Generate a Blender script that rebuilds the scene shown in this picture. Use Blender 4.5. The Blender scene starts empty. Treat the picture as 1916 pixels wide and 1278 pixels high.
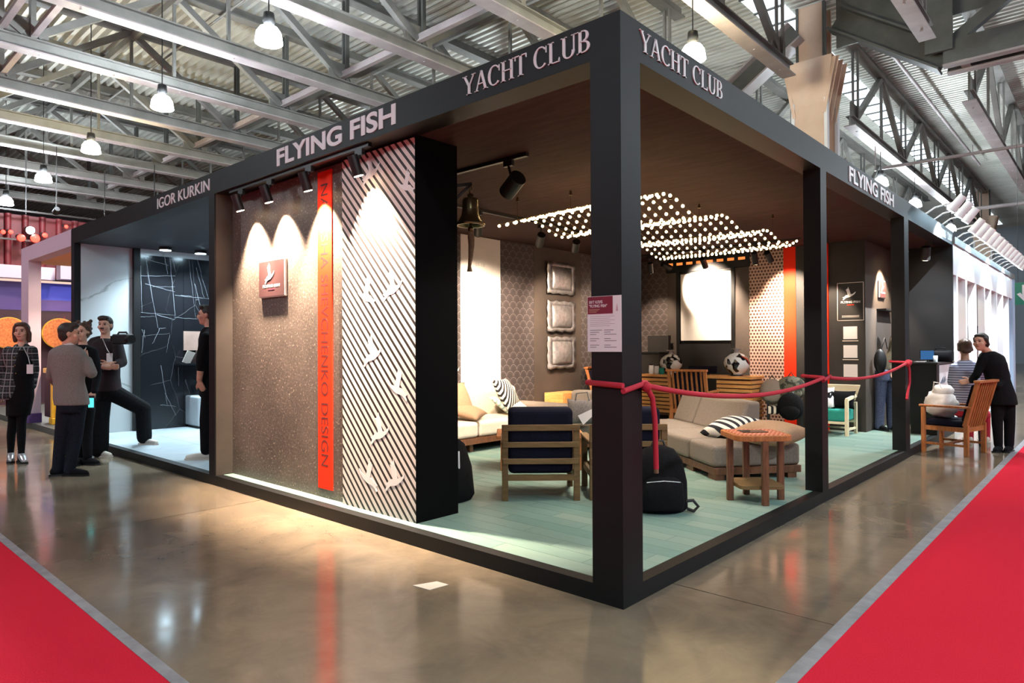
import bpy, bmesh, math, random
from mathutils import Vector, Matrix
random.seed(7)
PI = math.pi
sc = bpy.context.scene
COL = sc.collection

# ------------------------------------------------------------------ camera, world, exposure
CAM = Vector((2.1115, -3.2651, 1.5))
YAW, PITCH, ROLL, FPX = math.radians(42.1787), math.radians(0.4428), math.radians(-0.2457), 1258.25
FWD = Vector((-math.sin(YAW)*math.cos(PITCH), math.cos(YAW)*math.cos(PITCH), math.sin(PITCH)))
_r = Vector((math.cos(YAW), math.sin(YAW), 0.0)); _u = _r.cross(FWD)
RGT = _r*math.cos(ROLL) + _u*math.sin(ROLL); UPV = -_r*math.sin(ROLL) + _u*math.cos(ROLL)
cd = bpy.data.cameras.new('camera'); cam = bpy.data.objects.new('camera', cd); COL.objects.link(cam)
cam.matrix_world = Matrix(((RGT.x, UPV.x, -FWD.x, CAM.x), (RGT.y, UPV.y, -FWD.y, CAM.y), (RGT.z, UPV.z, -FWD.z, CAM.z), (0, 0, 0, 1)))
cd.sensor_fit = 'HORIZONTAL'; cd.sensor_width = 36.0; cd.lens = FPX/1916*36; cd.clip_end = 300
sc.camera = cam
sc.view_settings.view_transform = 'Standard'; sc.view_settings.look = 'None'
sc.view_settings.gamma = 1.0; sc.view_settings.use_curve_mapping = False
sc.view_settings.exposure = 0.22
w = bpy.data.worlds.new('World'); sc.world = w; w.use_nodes = True
bg = w.node_tree.nodes['Background']; bg.inputs[0].default_value = (0.68, 0.71, 0.74, 1); bg.inputs[1].default_value = 0.13
sc.cycles.max_bounces = 6; sc.cycles.diffuse_bounces = 3; sc.cycles.glossy_bounces = 3; sc.cycles.transmission_bounces = 3
sc.cycles.sample_clamp_indirect = 4.0; sc.cycles.use_denoising = True; sc.cycles.caustics_reflective = False
sc.cycles.caustics_refractive = False

def at(px, py, depth):            # survey point: pixel of the 1916x1278 photograph and distance along the view axis
    return CAM + (FWD + RGT*((px-958)/FPX) - UPV*((py-639)/FPX))*depth

# ------------------------------------------------------------------ materials
def lin(c):
    return tuple(((v/255/12.92) if v/255 <= 0.04045 else ((v/255+0.055)/1.055)**2.4) for v in c) + (1.0,)

class NX:                          # tiny node-expression helper
    def __init__(s, nt, out): s.nt, s.o = nt, out
    def _m(s, op, b=None, c=None):
        n = s.nt.nodes.new('ShaderNodeMath'); n.operation = op; s.nt.links.new(s.o, n.inputs[0])
        for k, v in ((1, b), (2, c)):
            if v is None: continue
            if isinstance(v, NX): s.nt.links.new(v.o, n.inputs[k])
            else: n.inputs[k].default_value = v
        return NX(s.nt, n.outputs[0])
    def __add__(s, b): return s._m('ADD', b)
    def __sub__(s, b): return s._m('SUBTRACT', b)
    def __mul__(s, b): return s._m('MULTIPLY', b)
    def __truediv__(s, b): return s._m('DIVIDE', b)
    def fl(s): return s._m('FLOOR')
    def fr(s): return s._m('FRACT')
    def ab(s): return s._m('ABSOLUTE')
    def gt(s, b): return s._m('GREATER_THAN', b)
    def lt(s, b): return s._m('LESS_THAN', b)
    def mx(s, b): return s._m('MAXIMUM', b)
    def mn(s, b): return s._m('MINIMUM', b)
    def sq(s): return s._m('SQRT')
    def mod(s, b): return s._m('FLOORED_MODULO', b)
    def sin(s): return s._m('SINE')

MATS = {}
def base(name, col, rough=0.6, metal=0.0, spec=0.5, emit=None, estr=0.0):
    m = bpy.data.materials.new(name); m.use_nodes = True; nt = m.node_tree
    b = nt.nodes['Principled BSDF']
    b.inputs['Base Color'].default_value = lin(col); b.inputs['Roughness'].default_value = rough
    b.inputs['Metallic'].default_value = metal; b.inputs['Specular IOR Level'].default_value = spec
    if emit: b.inputs['Emission Color'].default_value = lin(emit); b.inputs['Emission Strength'].default_value = estr
    MATS[name] = m
    return m, nt, b

def coord(nt, kind='Object'):
    return nt.nodes.new('ShaderNodeTexCoord').outputs[kind]
def xyz(nt, kind='Object'):
    s = nt.nodes.new('ShaderNodeSeparateXYZ'); nt.links.new(coord(nt, kind), s.inputs[0])
    return NX(nt, s.outputs[0]), NX(nt, s.outputs[1]), NX(nt, s.outputs[2])
def noise(nt, scale=5, detail=4, rough=0.6, stretch=None, kind='Object', dist=0.0):
    n = nt.nodes.new('ShaderNodeTexNoise'); n.inputs['Scale'].default_value = scale
    n.inputs['Detail'].default_value = detail; n.inputs['Roughness'].default_value = rough; n.inputs['Distortion'].default_value = dist
    c = coord(nt, kind)
    if stretch:
        mp = nt.nodes.new('ShaderNodeMapping'); mp.inputs['Scale'].default_value = stretch
        nt.links.new(c, mp.inputs[0]); c = mp.outputs[0]
    nt.links.new(c, n.inputs['Vector'])
    return NX(nt, n.outputs[0])
def mix(nt, fac, a, b):            # colour mix; a, b sRGB triples or sockets
    n = nt.nodes.new('ShaderNodeMix'); n.data_type = 'RGBA'
    if isinstance(fac, NX): nt.links.new(fac.o, n.inputs[0])
    else: n.inputs[0].default_value = fac
    for k, v in ((6, a), (7, b)):
        if isinstance(v, tuple): n.inputs[k].default_value = lin(v)
        else: nt.links.new(v, n.inputs[k])
    return n.outputs[2]
def ramp(nt, v, lo, hi):
    n = nt.nodes.new('ShaderNodeMapRange'); nt.links.new(v.o, n.inputs[0]); n.inputs[1].default_value = lo; n.inputs[2].default_value = hi
    return NX(nt, n.outputs[0])
def setcol(nt, b, sock): nt.links.new(sock, b.inputs['Base Color'])
def bump(nt, b, v, strength=0.2, dist=0.01):
    n = nt.nodes.new('ShaderNodeBump'); n.inputs['Strength'].default_value = strength; n.inputs['Distance'].default_value = dist
    nt.links.new(v.o, n.inputs['Height']); nt.links.new(n.outputs[0], b.inputs['Normal'])

def mottled(name, c1, c2, rough=0.6, scale=6, stretch=None, bmp=0.0, metal=0.0, spec=0.5, detail=4, lo=.35, hi=.65):
    m, nt, b = base(name, c1, rough, metal, spec)
    f = noise(nt, scale, detail, .6, stretch)
    setcol(nt, b, mix(nt, ramp(nt, f, lo, hi), c1, c2))
    if bmp: bump(nt, b, f, bmp)
    return m
def plain(name, col, rough=0.6, metal=0.0, spec=0.5): return base(name, col, rough, metal, spec)[0]
def glow(name, col, s): return base(name, (20, 20, 20), .5, 0, .3, col, s)[0]

def perobj(name, c1, c2, rough, scale, stretch, spec=.4):     # colour varies from piece to piece
    m, nt, b = base(name, c1, rough, 0, spec)
    oi = nt.nodes.new('ShaderNodeObjectInfo'); r = NX(nt, oi.outputs['Random'])
    g = noise(nt, scale, 4, .6, stretch)
    setcol(nt, b, mix(nt, ramp(nt, r*0.7+g*0.6, .15, 1.1), c1, c2))
    return m

black = mottled('black_paint', (12, 13, 14), (16, 17, 18), .5, 3, None, 0, 0, .28)
velvet = plain('matt_black_face', (5, 5, 6), .9, 0, .1)
blackm = plain('black_metal', (14, 14, 15), .45)
brown_ceil = mottled('brown_board', (56, 41, 39), (67, 50, 47), .8, 3, (1, 6, 1), .03, 0, .08)
steel = mottled('grey_steel_paint', (104, 104, 100), (126, 125, 121), .5, 1.2, None, 0, 0, .4)
steel_warm = mottled('pale_steel_paint', (140, 131, 131), (160, 150, 150), .45, 1.5)
steel_dark = mottled('dark_steel_paint', (64, 66, 64), (84, 86, 84), .5, 1.2)
deck = mottled('roof_sheet', (186, 187, 180), (214, 214, 206), .4, .5, None, 0, .2)
tan = mottled('tan_column_paint', (206, 178, 154), (222, 194, 170), .5, 1.0)
white = plain('white_paint', (232, 232, 232), .5)
greyp = plain('grey_lettering', (222, 224, 224), .45)
redc = mottled('red_carpet', (184, 30, 48), (200, 40, 60), .95, 180, None, .25, 0, .05)
tape = mottled('grey_edge_tape', (116, 118, 122), (140, 142, 146), .5, 8)
teal = perobj('teal_plank', (100, 138, 130), (142, 162, 150), .42, 3, (3, 18, 3))
tilel = mottled('pale_floor_tile', (170, 184, 192), (192, 202, 208), .3, 2)
teak = mottled('teak_wood', (150, 88, 46), (186, 116, 64), .45, 3, (14, 14, 2), .03)
teakx = mottled('teak_board', (212, 146, 80), (234, 172, 104), .45, 3, (2, 14, 14), .03)
walnut = mottled('walnut_wood', (92, 58, 38), (124, 80, 52), .45, 3, (12, 12, 2), .03)
oak = mottled('olive_oak', (104, 80, 46), (124, 96, 58), .5, 3, (2, 12, 12), .03)
navy = mottled('navy_fabric', (17, 18, 31), (23, 24, 39), .9, 60, None, .2, 0, .15)
greyf = mottled('warm_grey_fabric', (128, 117, 108), (146, 134, 123), .95, 90, None, .25, 0, .1)
cream = mottled('cream_fabric', (226, 212, 190), (236, 224, 204), .95, 90, None, .2, 0, .1)
tanf = mottled('tan_linen', (168, 136, 108), (188, 156, 128), .95, 90, None, .25, 0, .1)
greenf = mottled('turquoise_fabric', (44, 132, 120), (56, 148, 134), .9, 90, None, .2, 0, .1)
silver = mottled('silver_satin', (158, 154, 156), (196, 192, 192), .3, 14, None, .3, .6)
ropem = mottled('red_rope_fibre', (168, 24, 44), (200, 44, 66), .8, 60, (6, 6, 6), .3)
brass = plain('aged_brass', (120, 108, 76), .25, .9)
jute = mottled('tarred_cord', (92, 76, 54), (120, 100, 72), .9, 40, None, .4)
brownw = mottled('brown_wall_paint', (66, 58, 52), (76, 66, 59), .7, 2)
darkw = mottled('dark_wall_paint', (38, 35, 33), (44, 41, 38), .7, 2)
orange = plain('orange_film', (255, 56, 30), .6, 0, .08)
darkink = plain('dark_ink', (96, 20, 14), .7)
paperw = plain('white_paper', (226, 222, 222), .7)
burg = plain('burgundy_print', (120, 22, 48), .7)
inkgrey = plain('grey_print', (120, 116, 118), .7)
boardbrown = plain('brown_board_print', (72, 44, 44), .5)
lightframe = plain('pale_frame', (228, 214, 204), .5)
whitep = mottled('white_print', (238, 234, 228), (250, 246, 240), .6, 2)
glass = plain('dark_screen_glass', (10, 12, 14), .08)
skin = mottled('skin', (202, 152, 128), (212, 164, 140), .5, 20)
hair_d = mottled('dark_hair', (30, 22, 18), (44, 33, 27), .55, 60)
hair_b = mottled('brown_hair', (58, 40, 30), (80, 56, 42), .55, 60)
blackcloth = mottled('black_cloth', (13, 13, 15), (20, 20, 23), .9, 40, None, .1, 0, .15)
jacketg = mottled('grey_wool', (112, 106, 102), (134, 128, 124), .95, 120, None, .2, 0, .1)
jeans = mottled('blue_denim', (70, 78, 104), (92, 100, 126), .9, 60, None, .2, 0, .1)
navyj = mottled('dark_denim', (24, 28, 38), (34, 38, 48), .9, 60, None, .2, 0, .1)
redtr = mottled('red_trouser', (150, 16, 40), (170, 26, 50), .9, 60)
olive = mottled('olive_cloth', (84, 78, 62), (104, 98, 80), .9, 60)
shoew = plain('white_shoe_leather', (214, 206, 194), .5)
plasticb = mottled('white_plastic_bag', (224, 216, 210), (240, 234, 228), .35, 9, None, .6)
gold = mottled('gold_panel', (222, 160, 30), (240, 186, 60), .35, 5, None, .1)
neigh = plain('lilac_white_paint', (206, 190, 206), .5)
purple = mottled('purple_wall', (70, 48, 110), (88, 60, 124), .6, .5)
bluew = mottled('blue_wall', (46, 56, 170), (66, 66, 180), .6, .5)
maroon = mottled('maroon_wall', (50, 14, 26), (66, 20, 34), .6, .8)
curtain = mottled('red_drape', (74, 4, 14), (96, 6, 18), .6, 2)
amber = mottled('amber_honeycomb', (190, 84, 22), (226, 130, 60), .5, 22, None, .3)
bluewhite = plain('blue_white_paint', (196, 208, 220), .5)
postergrey = plain('poster_grey', (120, 122, 122), .5)
greens = plain('exit_green', (22, 116, 88), .4)
lampglow = glow('lamp_glass_glow', (230, 242, 250), 420.0)
lampwarm = glow('warm_lamp_glass_glow', (255, 240, 196), 300.0)
bulbm = glow('bulb_glow', (255, 218, 158), 11.0)
lensw = glow('warm_lens_glow', (255, 222, 180), 30.0)
lensc = glow('cool_lens_glow', (200, 236, 255), 60.0)
skyglow = glow('skylight_glow', (226, 240, 250), 2.6)
redglow = glow('red_lamp_glow', (255, 40, 30), 12.0)
whiteglow = glow('white_lamp_glow', (255, 244, 240), 30.0)
screenglow = glow('phone_screen_glow', (80, 220, 220), 1.6)
slotglow = glow('amber_slot_glow', (255, 130, 60), 1.2)

def concrete():
    m, nt, b = base('polished_concrete', (120, 104, 86), .2, 0, .55)
    a = noise(nt, .35, 6, .62); c = noise(nt, 2.2, 8, .7, None, 'Object', .6); d = noise(nt, 30, 3, .6)
    col = mix(nt, ramp(nt, a*0.6+c*0.4, .38, .62), (94, 85, 74), (136, 121, 100))
    col = mix(nt, ramp(nt, c*0.75+d*0.25, .58, .74)*0.28, col, (84, 76, 66))
    setcol(nt, b, col)
    rr = ramp(nt, c, .3, .75)*0.10+0.09
    nt.links.new(rr.o, b.inputs['Roughness']); bump(nt, b, c, .015, .01)
    return m
concrete = concrete()

def sparkle():
    m, nt, b = base('speckled_stone_wallpaper', (60, 48, 42), .5)
    v = nt.nodes.new('ShaderNodeTexVoronoi'); v.inputs['Scale'].default_value = 70; nt.links.new(coord(nt), v.inputs['Vector'])
    dd = NX(nt, v.outputs['Distance']); n = noise(nt, 45, 4, .8); n2 = noise(nt, 1.5, 3)
    sp = n.gt(.60)*dd.lt(.42)
    c = mix(nt, ramp(nt, n*.7+n2*.3, .35, .7), (58, 50, 46), (122, 108, 98))
    setcol(nt, b, mix(nt, sp*.8, c, (226, 206, 184))); bump(nt, b, n, .3, .004)
    return m
sparkle = sparkle()

def stripes(name, c1, c2, period, ax='xz', slope=1.0, duty=.5, warp=0.0, rough=.6):
    m, nt, b = base(name, c1, rough)
    X = dict(zip('xyz', xyz(nt)))
    t = (X[ax[0]]*slope + X[ax[1]])/period
    setcol(nt, b, mix(nt, t.fr().gt(duty), c1, c2))
    return m
stripe_wall = stripes('diagonal_stripe_wallpaper', (236, 224, 214), (30, 22, 20), .088, 'xz', 1.05, .60)
zebra = stripes('navy_stripe_fabric', (226, 220, 212), (22, 22, 34), .085, 'xy', .25, .52, 0, .9)
zebra_g = stripes('teal_stripe_fabric', (236, 232, 220), (150, 186, 170), .06, 'xy', .8, .6, 0, .9)
zebra_k = stripes('chevron_stripe_fabric', (232, 222, 206), (16, 16, 20), .07, 'xy', .9, .5, 0, .9)
tshirt = stripes('breton_stripe_jersey', (92, 98, 136), (186, 190, 206), .036, 'xz', .0, .42, 0, .9)
perf = stripes('brown_lattice', (150, 84, 60), (70, 40, 32), .05, 'xy', 1.0, .6)

def lattice(name, c1, c2, p, axes, thr=.3, rough=.5):          # round dots on a staggered grid
    m, nt, b = base(name, c1, rough)
    X = dict(zip('xyz', xyz(nt))); u = X[axes[0]]/p; v = X[axes[1]]/p
    row = v.fl(); uu = (u + row.mod(2.0)*.5).fr()-.5; vv = v.fr()-.5
    d = (uu*uu+vv*vv).sq()
    setcol(nt, b, mix(nt, d.lt(thr), c1, c2))
    return m
dots = lattice('dotted_wallpaper', (196, 166, 150), (74, 38, 32), .058, 'xz', .33)
checks = lattice('terracotta_tile_print', (176, 84, 58), (222, 176, 150), .04, 'xy', .3)

def scales(name, axes, c1, c2, p=.165):                        # overlapping scallops
    m, nt, b = base(name, c1, .5, 0, .4)
    X = dict(zip('xyz', xyz(nt))); u = X[axes[0]]/p; v = X[axes[1]]/(p*.62)
    line = None
    for k in (0, 1):
        row = (v-float(k)*1.0).fl()
        uu = (u + row.mod(2.0)*.5).fr()-.5; vv = (v-v.fl()) + float(k)
        d = (uu*uu + vv*vv*.36).sq() if k == 0 else (uu*uu + vv*vv*.36).sq()
        l = (d-.5).ab().lt(.028); l2 = (d-.36).ab().lt(.012)
        inside = d.lt(.5)
        q = l.mx(l2*.5)
        line = q if line is None else (line).mx(q)
    setcol(nt, b, mix(nt, line*.75, c1, c2))
    return m
damask_x = scales('scallop_wallpaper_left', 'yz', (66, 60, 60), (126, 118, 116))
damask_y = scales('scallop_wallpaper_back', 'xz', (74, 66, 64), (130, 120, 114))

def plaid():
    m, nt, b = base('plaid_wool', (52, 54, 56), .95, 0, .1)
    X, Y, Z = xyz(nt)
    l = ((X/.085).fr().gt(.86)).mx((Z/.085).fr().gt(.86)); l2 = ((X/.085).fr().gt(.45)*(X/.085).fr().lt(.52)).mx((Z/.085).fr().gt(.45)*(Z/.085).fr().lt(.52))
    c = mix(nt, l2*.5, (44, 46, 48), (100, 102, 104))
    setcol(nt, b, mix(nt, l*.75, c, (150, 150, 150)))
    return m
plaid = plaid()

def veins(name, c1, c2, scale, thr, stretch=(1, 1, 1), rough=.2, amt=.9, dist=.35):
    m, nt, b = base(name, c1, rough)
    n = nt.nodes.new('ShaderNodeTexNoise'); n.inputs['Scale'].default_value = 1.6; n.inputs['Detail'].default_value = 4
    c = coord(nt); nt.links.new(c, n.inputs['Vector'])
    mx_ = nt.nodes.new('ShaderNodeMix'); mx_.data_type = 'VECTOR'; mx_.inputs[0].default_value = dist
    nt.links.new(c, mx_.inputs[4]); nt.links.new(n.outputs[1], mx_.inputs[5])
    mp = nt.nodes.new('ShaderNodeMapping'); mp.inputs['Scale'].default_value = stretch; nt.links.new(mx_.outputs[1], mp.inputs[0])
    v = nt.nodes.new('ShaderNodeTexVoronoi'); v.feature = 'DISTANCE_TO_EDGE'; v.inputs['Scale'].default_value = scale
    nt.links.new(mp.outputs[0], v.inputs['Vector'])
    e = NX(nt, v.outputs['Distance'])
    k = noise(nt, 2.5, 3); 
    f = (ramp(nt, e, thr, 0.0))*ramp(nt, k, .42, .6)
    setcol(nt, b, mix(nt, f*amt, c1, c2))
    return m
marble_w = veins('white_marble', (196, 204, 206), (120, 124, 122), 1.3, .02, (1, 1, 1), .25, .7)
marble_k = veins('black_marble', (24, 25, 29), (110, 112, 116), 2.2, .008, (1, 1, .6), .2, .5, .12)
vasep = mottled('ink_splash_glaze', (16, 16, 18), (238, 236, 232), .12, 5.5, None, 0, 0, .6, 1, .47, .5)
camo = mottled('camo_cloth', (52, 54, 46), (100, 98, 84), .9, 9, None, 0, 0, .2, 2, .46, .5)

# ------------------------------------------------------------------ geometry helpers
class MB:
    def __init__(s): s.v, s.f, s.sm = [], [], []
    def add(s, vs, fs, M=None, smooth=False):
        k = len(s.v)
        s.v += [tuple(M @ Vector(p)) for p in vs] if M is not None else [tuple(p) for p in vs]
        s.f += [tuple(i+k for i in q) for q in fs]; s.sm += [smooth]*len(fs)
        return s
    def box(s, x0, x1, y0, y1, z0, z1, M=None):
        vs = [(x, y, z) for z in (z0, z1) for y in (y0, y1) for x in (x0, x1)]
        return s.add(vs, [(0, 2, 3, 1), (4, 5, 7, 6), (0, 1, 5, 4), (2, 6, 7, 3), (0, 4, 6, 2), (1, 3, 7, 5)], M)
    def bar(s, p0, p1, w, h=None, up=(0, 0, 1)):      # rectangular bar from p0 to p1
        p0, p1 = Vector(p0), Vector(p1); d = (p1-p0); L = d.length; d.normalize()
        upv = Vector(up)
        if abs(d.dot(upv)) > .98: upv = Vector((0, 1, 0)) if abs(d.y) < .9 else Vector((1, 0, 0))
        x = d.cross(upv).normalized(); z = x.cross(d)
        M = Matrix(((x.x, d.x, z.x, p0.x), (x.y, d.y, z.y, p0.y), (x.z, d.z, z.z, p0.z), (0, 0, 0, 1)))
        h = h or w
        return s.box(-w/2, w/2, 0, L, -h/2, h/2, M)
    def cyl(s, p0, p1, r0, r1=None, n=16, smooth=True):
        p0, p1 = Vector(p0), Vector(p1); r1 = r0 if r1 is None else r1
        q = (p1-p0).to_track_quat('Z', 'Y').to_matrix()
        vs = []
        for p, r in ((p0, r0), (p1, r1)):
            vs += [p + q @ Vector((r*math.cos(2*PI*i/n), r*math.sin(2*PI*i/n), 0)) for i in range(n)]
        s.add(vs, [(i, (i+1) % n, n+(i+1) % n, n+i) for i in range(n)], None, smooth)
        return s.add(vs, [tuple(range(n-1, -1, -1)), tuple(range(n, 2*n))])
    def lathe(s, prof, n=24, M=None, smooth=True):    # (radius, z) pairs
        vs = []
        for r, z in prof: vs += [(r*math.cos(2*PI*i/n), r*math.sin(2*PI*i/n), z) for i in range(n)]
        fs = [(k*n+i, k*n+(i+1) % n, (k+1)*n+(i+1) % n, (k+1)*n+i) for k in range(len(prof)-1) for i in range(n)]
        s.add(vs, fs, M, smooth); m = len(prof)-1
        return s.add(vs, [tuple(range(n-1, -1, -1)), tuple(m*n+i for i in range(n))], M)
    def tube(s, pts, r, n=8, smooth=True):
        pts = [Vector(p) for p in pts]; vs = []; N = len(pts)
        rr = r if isinstance(r, (list, tuple)) else [r]*N
        prev = None
        for i, p in enumerate(pts):
            t = (pts[min(i+1, N-1)]-pts[max(i-1, 0)]).normalized()
            if prev is None:
                a = t.orthogonal().normalized()
            else:
                a = (prev - t*prev.dot(t))
                a = a.normalized() if a.length > 1e-5 else t.orthogonal().normalized()
            prev = a; b = t.cross(a)
            vs += [p + (a*math.cos(2*PI*k/n)+b*math.sin(2*PI*k/n))*rr[i] for k in range(n)]
        fs = [(i*n+k, i*n+(k+1) % n, (i+1)*n+(k+1) % n, (i+1)*n+k) for i in range(N-1) for k in range(n)]
        s.add(vs, fs, None, smooth)
        return s.add(vs, [tuple(range(n-1, -1, -1)), tuple((N-1)*n+k for k in range(n))])
    def ball(s, c, r, n=12, m=8, sc3=(1, 1, 1), M=None):
        vs = []
        for j in range(m+1):
            a = -PI/2 + PI*j/m
            vs += [(c[0]+r*sc3[0]*math.cos(a)*math.cos(2*PI*i/n), c[1]+r*sc3[1]*math.cos(a)*math.sin(2*PI*i/n), c[2]+r*sc3[2]*math.sin(a)) for i in range(n)]
        return s.add(vs, [(j*n+i, j*n+(i+1) % n, (j+1)*n+(i+1) % n, (j+1)*n+i) for j in range(m) for i in range(n)], M, True)
    def cap(s, p0, p1, r0, r1, n=12):                 # tapered capsule
        p0, p1 = Vector(p0), Vector(p1); d = p1-p0
        if d.length < 1e-4: return s.ball(p0, max(r0, r1), n, 8)
        q = d.to_track_quat('Z', 'Y').to_matrix(); L = d.length
        prof = [(r0*math.cos(a), -r0*math.sin(a)) for a in (1.5, 1.0, .5, 0)] + [(r1*math.cos(a), L+r1*math.sin(a)) for a in (0, .5, 1.0, 1.5)]
        M = q.to_4x4(); M.translation = p0
        return s.lathe(prof, n, M)
    def loft(s, rings, n=20):                         # rings: (centre, rx, ry) horizontal ellipses
        vs = []
        for c, rx, ry in rings: vs += [(c[0]+rx*math.cos(2*PI*i/n), c[1]+ry*math.sin(2*PI*i/n), c[2]) for i in range(n)]
        m = len(rings)-1
        s.add(vs, [(k*n+i, k*n+(i+1) % n, (k+1)*n+(i+1) % n, (k+1)*n+i) for k in range(m) for i in range(n)], None, True)
        return s.add(vs, [tuple(range(n-1, -1, -1)), tuple(m*n+i for i in range(n))])
    def prism(s, poly, h, M=None):                    # polygon in xy extruded along +z
        n = len(poly)
        a = sum(poly[i][0]*poly[(i+1) % n][1]-poly[(i+1) % n][0]*poly[i][1] for i in range(n))
        if a < 0: poly = poly[::-1]
        vs = [(x, y, 0) for x, y in poly] + [(x, y, h) for x, y in poly]
        return s.add(vs, [tuple(range(n-1, -1, -1)), tuple(range(n, 2*n))] + [(i, (i+1) % n, n+(i+1) % n, n+i) for i in range(n)], M)
    def pillow(s, wd, ht, t, M=None, n=14, pinch=.09, flange=0.0):
        vs, fs = [], []
        for sgn in (1, -1):
            for j in range(n+1):
                for i in range(n+1):
                    u, v = -1+2*i/n, -1+2*j/n
                    x = wd/2*u*(1-pinch*(1-v*v)*abs(u)**3); y = ht/2*v*(1-pinch*(1-u*u)*abs(v)**3)
                    z = sgn*t/2*(max(0, (1-u*u)*(1-v*v)))**.42
                    vs.append((x, y, z))
        N = (n+1)**2
        for j in range(n):
            for i in range(n):
                a = j*(n+1)+i; q = (a, a+1, a+n+2, a+n+1)
                fs.append(q); fs.append(tuple(N+k for k in q[::-1]))
        return s.add(vs, fs, M, True)
    def build(s, name, m, parent=None, bevel=0.0, seg=2, weld=False):
        me = bpy.data.meshes.new(name); me.from_pydata(s.v, [], s.f); me.update()
        me.polygons.foreach_set('use_smooth', s.sm)
        if weld:
            b = bmesh.new(); b.from_mesh(me); bmesh.ops.remove_doubles(b, verts=b.verts, dist=1e-5); b.to_mesh(me); b.free()
        me.materials.append(m)
        o = bpy.data.objects.new(name, me); COL.objects.link(o)
        if parent: o.parent = parent
        if bevel:
            bm_ = o.modifiers.new('bevel', 'BEVEL'); bm_.width = bevel; bm_.segments = seg; bm_.limit_method = 'ANGLE'
            bm_.angle_limit = math.radians(40)
        return o

def tag(o, label=None, cat=None, group=None, kind=None):
    if label: o['label'] = label
    if cat: o['category'] = cat
    if group: o['group'] = group
    if kind: o['kind'] = kind
    return o
def empty(name, loc=(0, 0, 0), rz=0.0, label=None, cat=None, group=None):
    o = bpy.data.objects.new(name, None); COL.objects.link(o); o.location = loc; o.rotation_euler = (0, 0, rz)
    o.empty_display_size = .1
    return tag(o, label, cat, group)
KIDS = {}
def copy_tree(o, loc=None, rz=None, parent=None, label=None):
    c = o.copy(); COL.objects.link(c)
    if parent: c.parent = parent
    if loc is not None: c.location = loc
    if rz is not None: c.rotation_euler = (0, 0, rz)
    if label: c['label'] = label
    for ch in list(o.children): copy_tree(ch, parent=c)
    return c
def bx(name, m, x0, x1, y0, y1, z0, z1, parent=None, bevel=0.0, seg=2):
    return MB().box(x0, x1, y0, y1, z0, z1).build(name, m, parent, bevel, seg)
def T(x=0, y=0, z=0, rx=0, ry=0, rz=0):
    return Matrix.Translation((x, y, z)) @ Matrix.Rotation(rz, 4, 'Z') @ Matrix.Rotation(ry, 4, 'Y') @ Matrix.Rotation(rx, 4, 'X')
def basis(o, x, y):                # matrix with local x, y along the given world directions
    x, y = Vector(x).normalized(), Vector(y).normalized(); z = x.cross(y); o = Vector(o)
    return Matrix(((x.x, y.x, z.x, o.x), (x.y, y.y, z.y, o.y), (x.z, y.z, z.z, o.z), (0, 0, 0, 1)))
def front_plane(x, z, y=0.0): return basis((x, y, z), (1, 0, 0), (0, 0, 1))          # faces -y
def side_plane(y, z, x=0.0): return basis((x, y, z), (0, 1, 0), (0, 0, 1))           # faces +x

def lettering(name, s, m, M, wd, ht, depth=.006, parent=None, bold=0.0, split=False):
    cu = bpy.data.curves.new('letters', 'FONT'); cu.body = s; cu.size = 1; cu.extrude = .01; cu.offset = bold
    t = bpy.data.objects.new('letters', cu); COL.objects.link(t)
    dg = bpy.context.evaluated_depsgraph_get(); dg.update()
    me = bpy.data.meshes.new_from_object(t.evaluated_get(dg))
    bpy.data.objects.remove(t); bpy.data.curves.remove(cu)
    xs = [v.co.x for v in me.vertices]; ys = [v.co.y for v in me.vertices]; zs = [v.co.z for v in me.vertices]
    x0, y0, z0 = min(xs), min(ys), min(zs); sx = wd/(max(xs)-x0); sy = ht/(max(ys)-y0); sz = depth/max(1e-6, max(zs)-z0)
    for v in me.vertices: v.co = M @ Vector(((v.co.x-x0)*sx, (v.co.y-y0)*sy, (v.co.z-z0)*sz))
    me.name = name; me.materials.clear(); me.materials.append(m)
    if split:                      # every letter a part of its own
        bm = bmesh.new(); bm.from_mesh(me); bm.verts.ensure_lookup_table(); seen = set(); isl = []
        for v in bm.verts:
            if v.index in seen: continue
            st, comp = [v], []
            seen.add(v.index)
            while st:
                q = st.pop(); comp.append(q)
                for e in q.link_edges:
                    r = e.other_vert(q)
                    if r.index not in seen: seen.add(r.index); st.append(r)
            isl.append(comp)
        for comp in isl:
            ids = {v.index: k for k, v in enumerate(comp)}
            fs = {f for v in comp for f in v.link_faces}
            g = MB(); g.add([v.co.copy() for v in comp], [tuple(ids[v.index] for v in f.verts) for f in fs]); g.build('letter', m, parent)
        bm.free(); bpy.data.meshes.remove(me); return None
    o = bpy.data.objects.new(name, me); COL.objects.link(o)
    if parent: o.parent = parent
    return o

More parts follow.
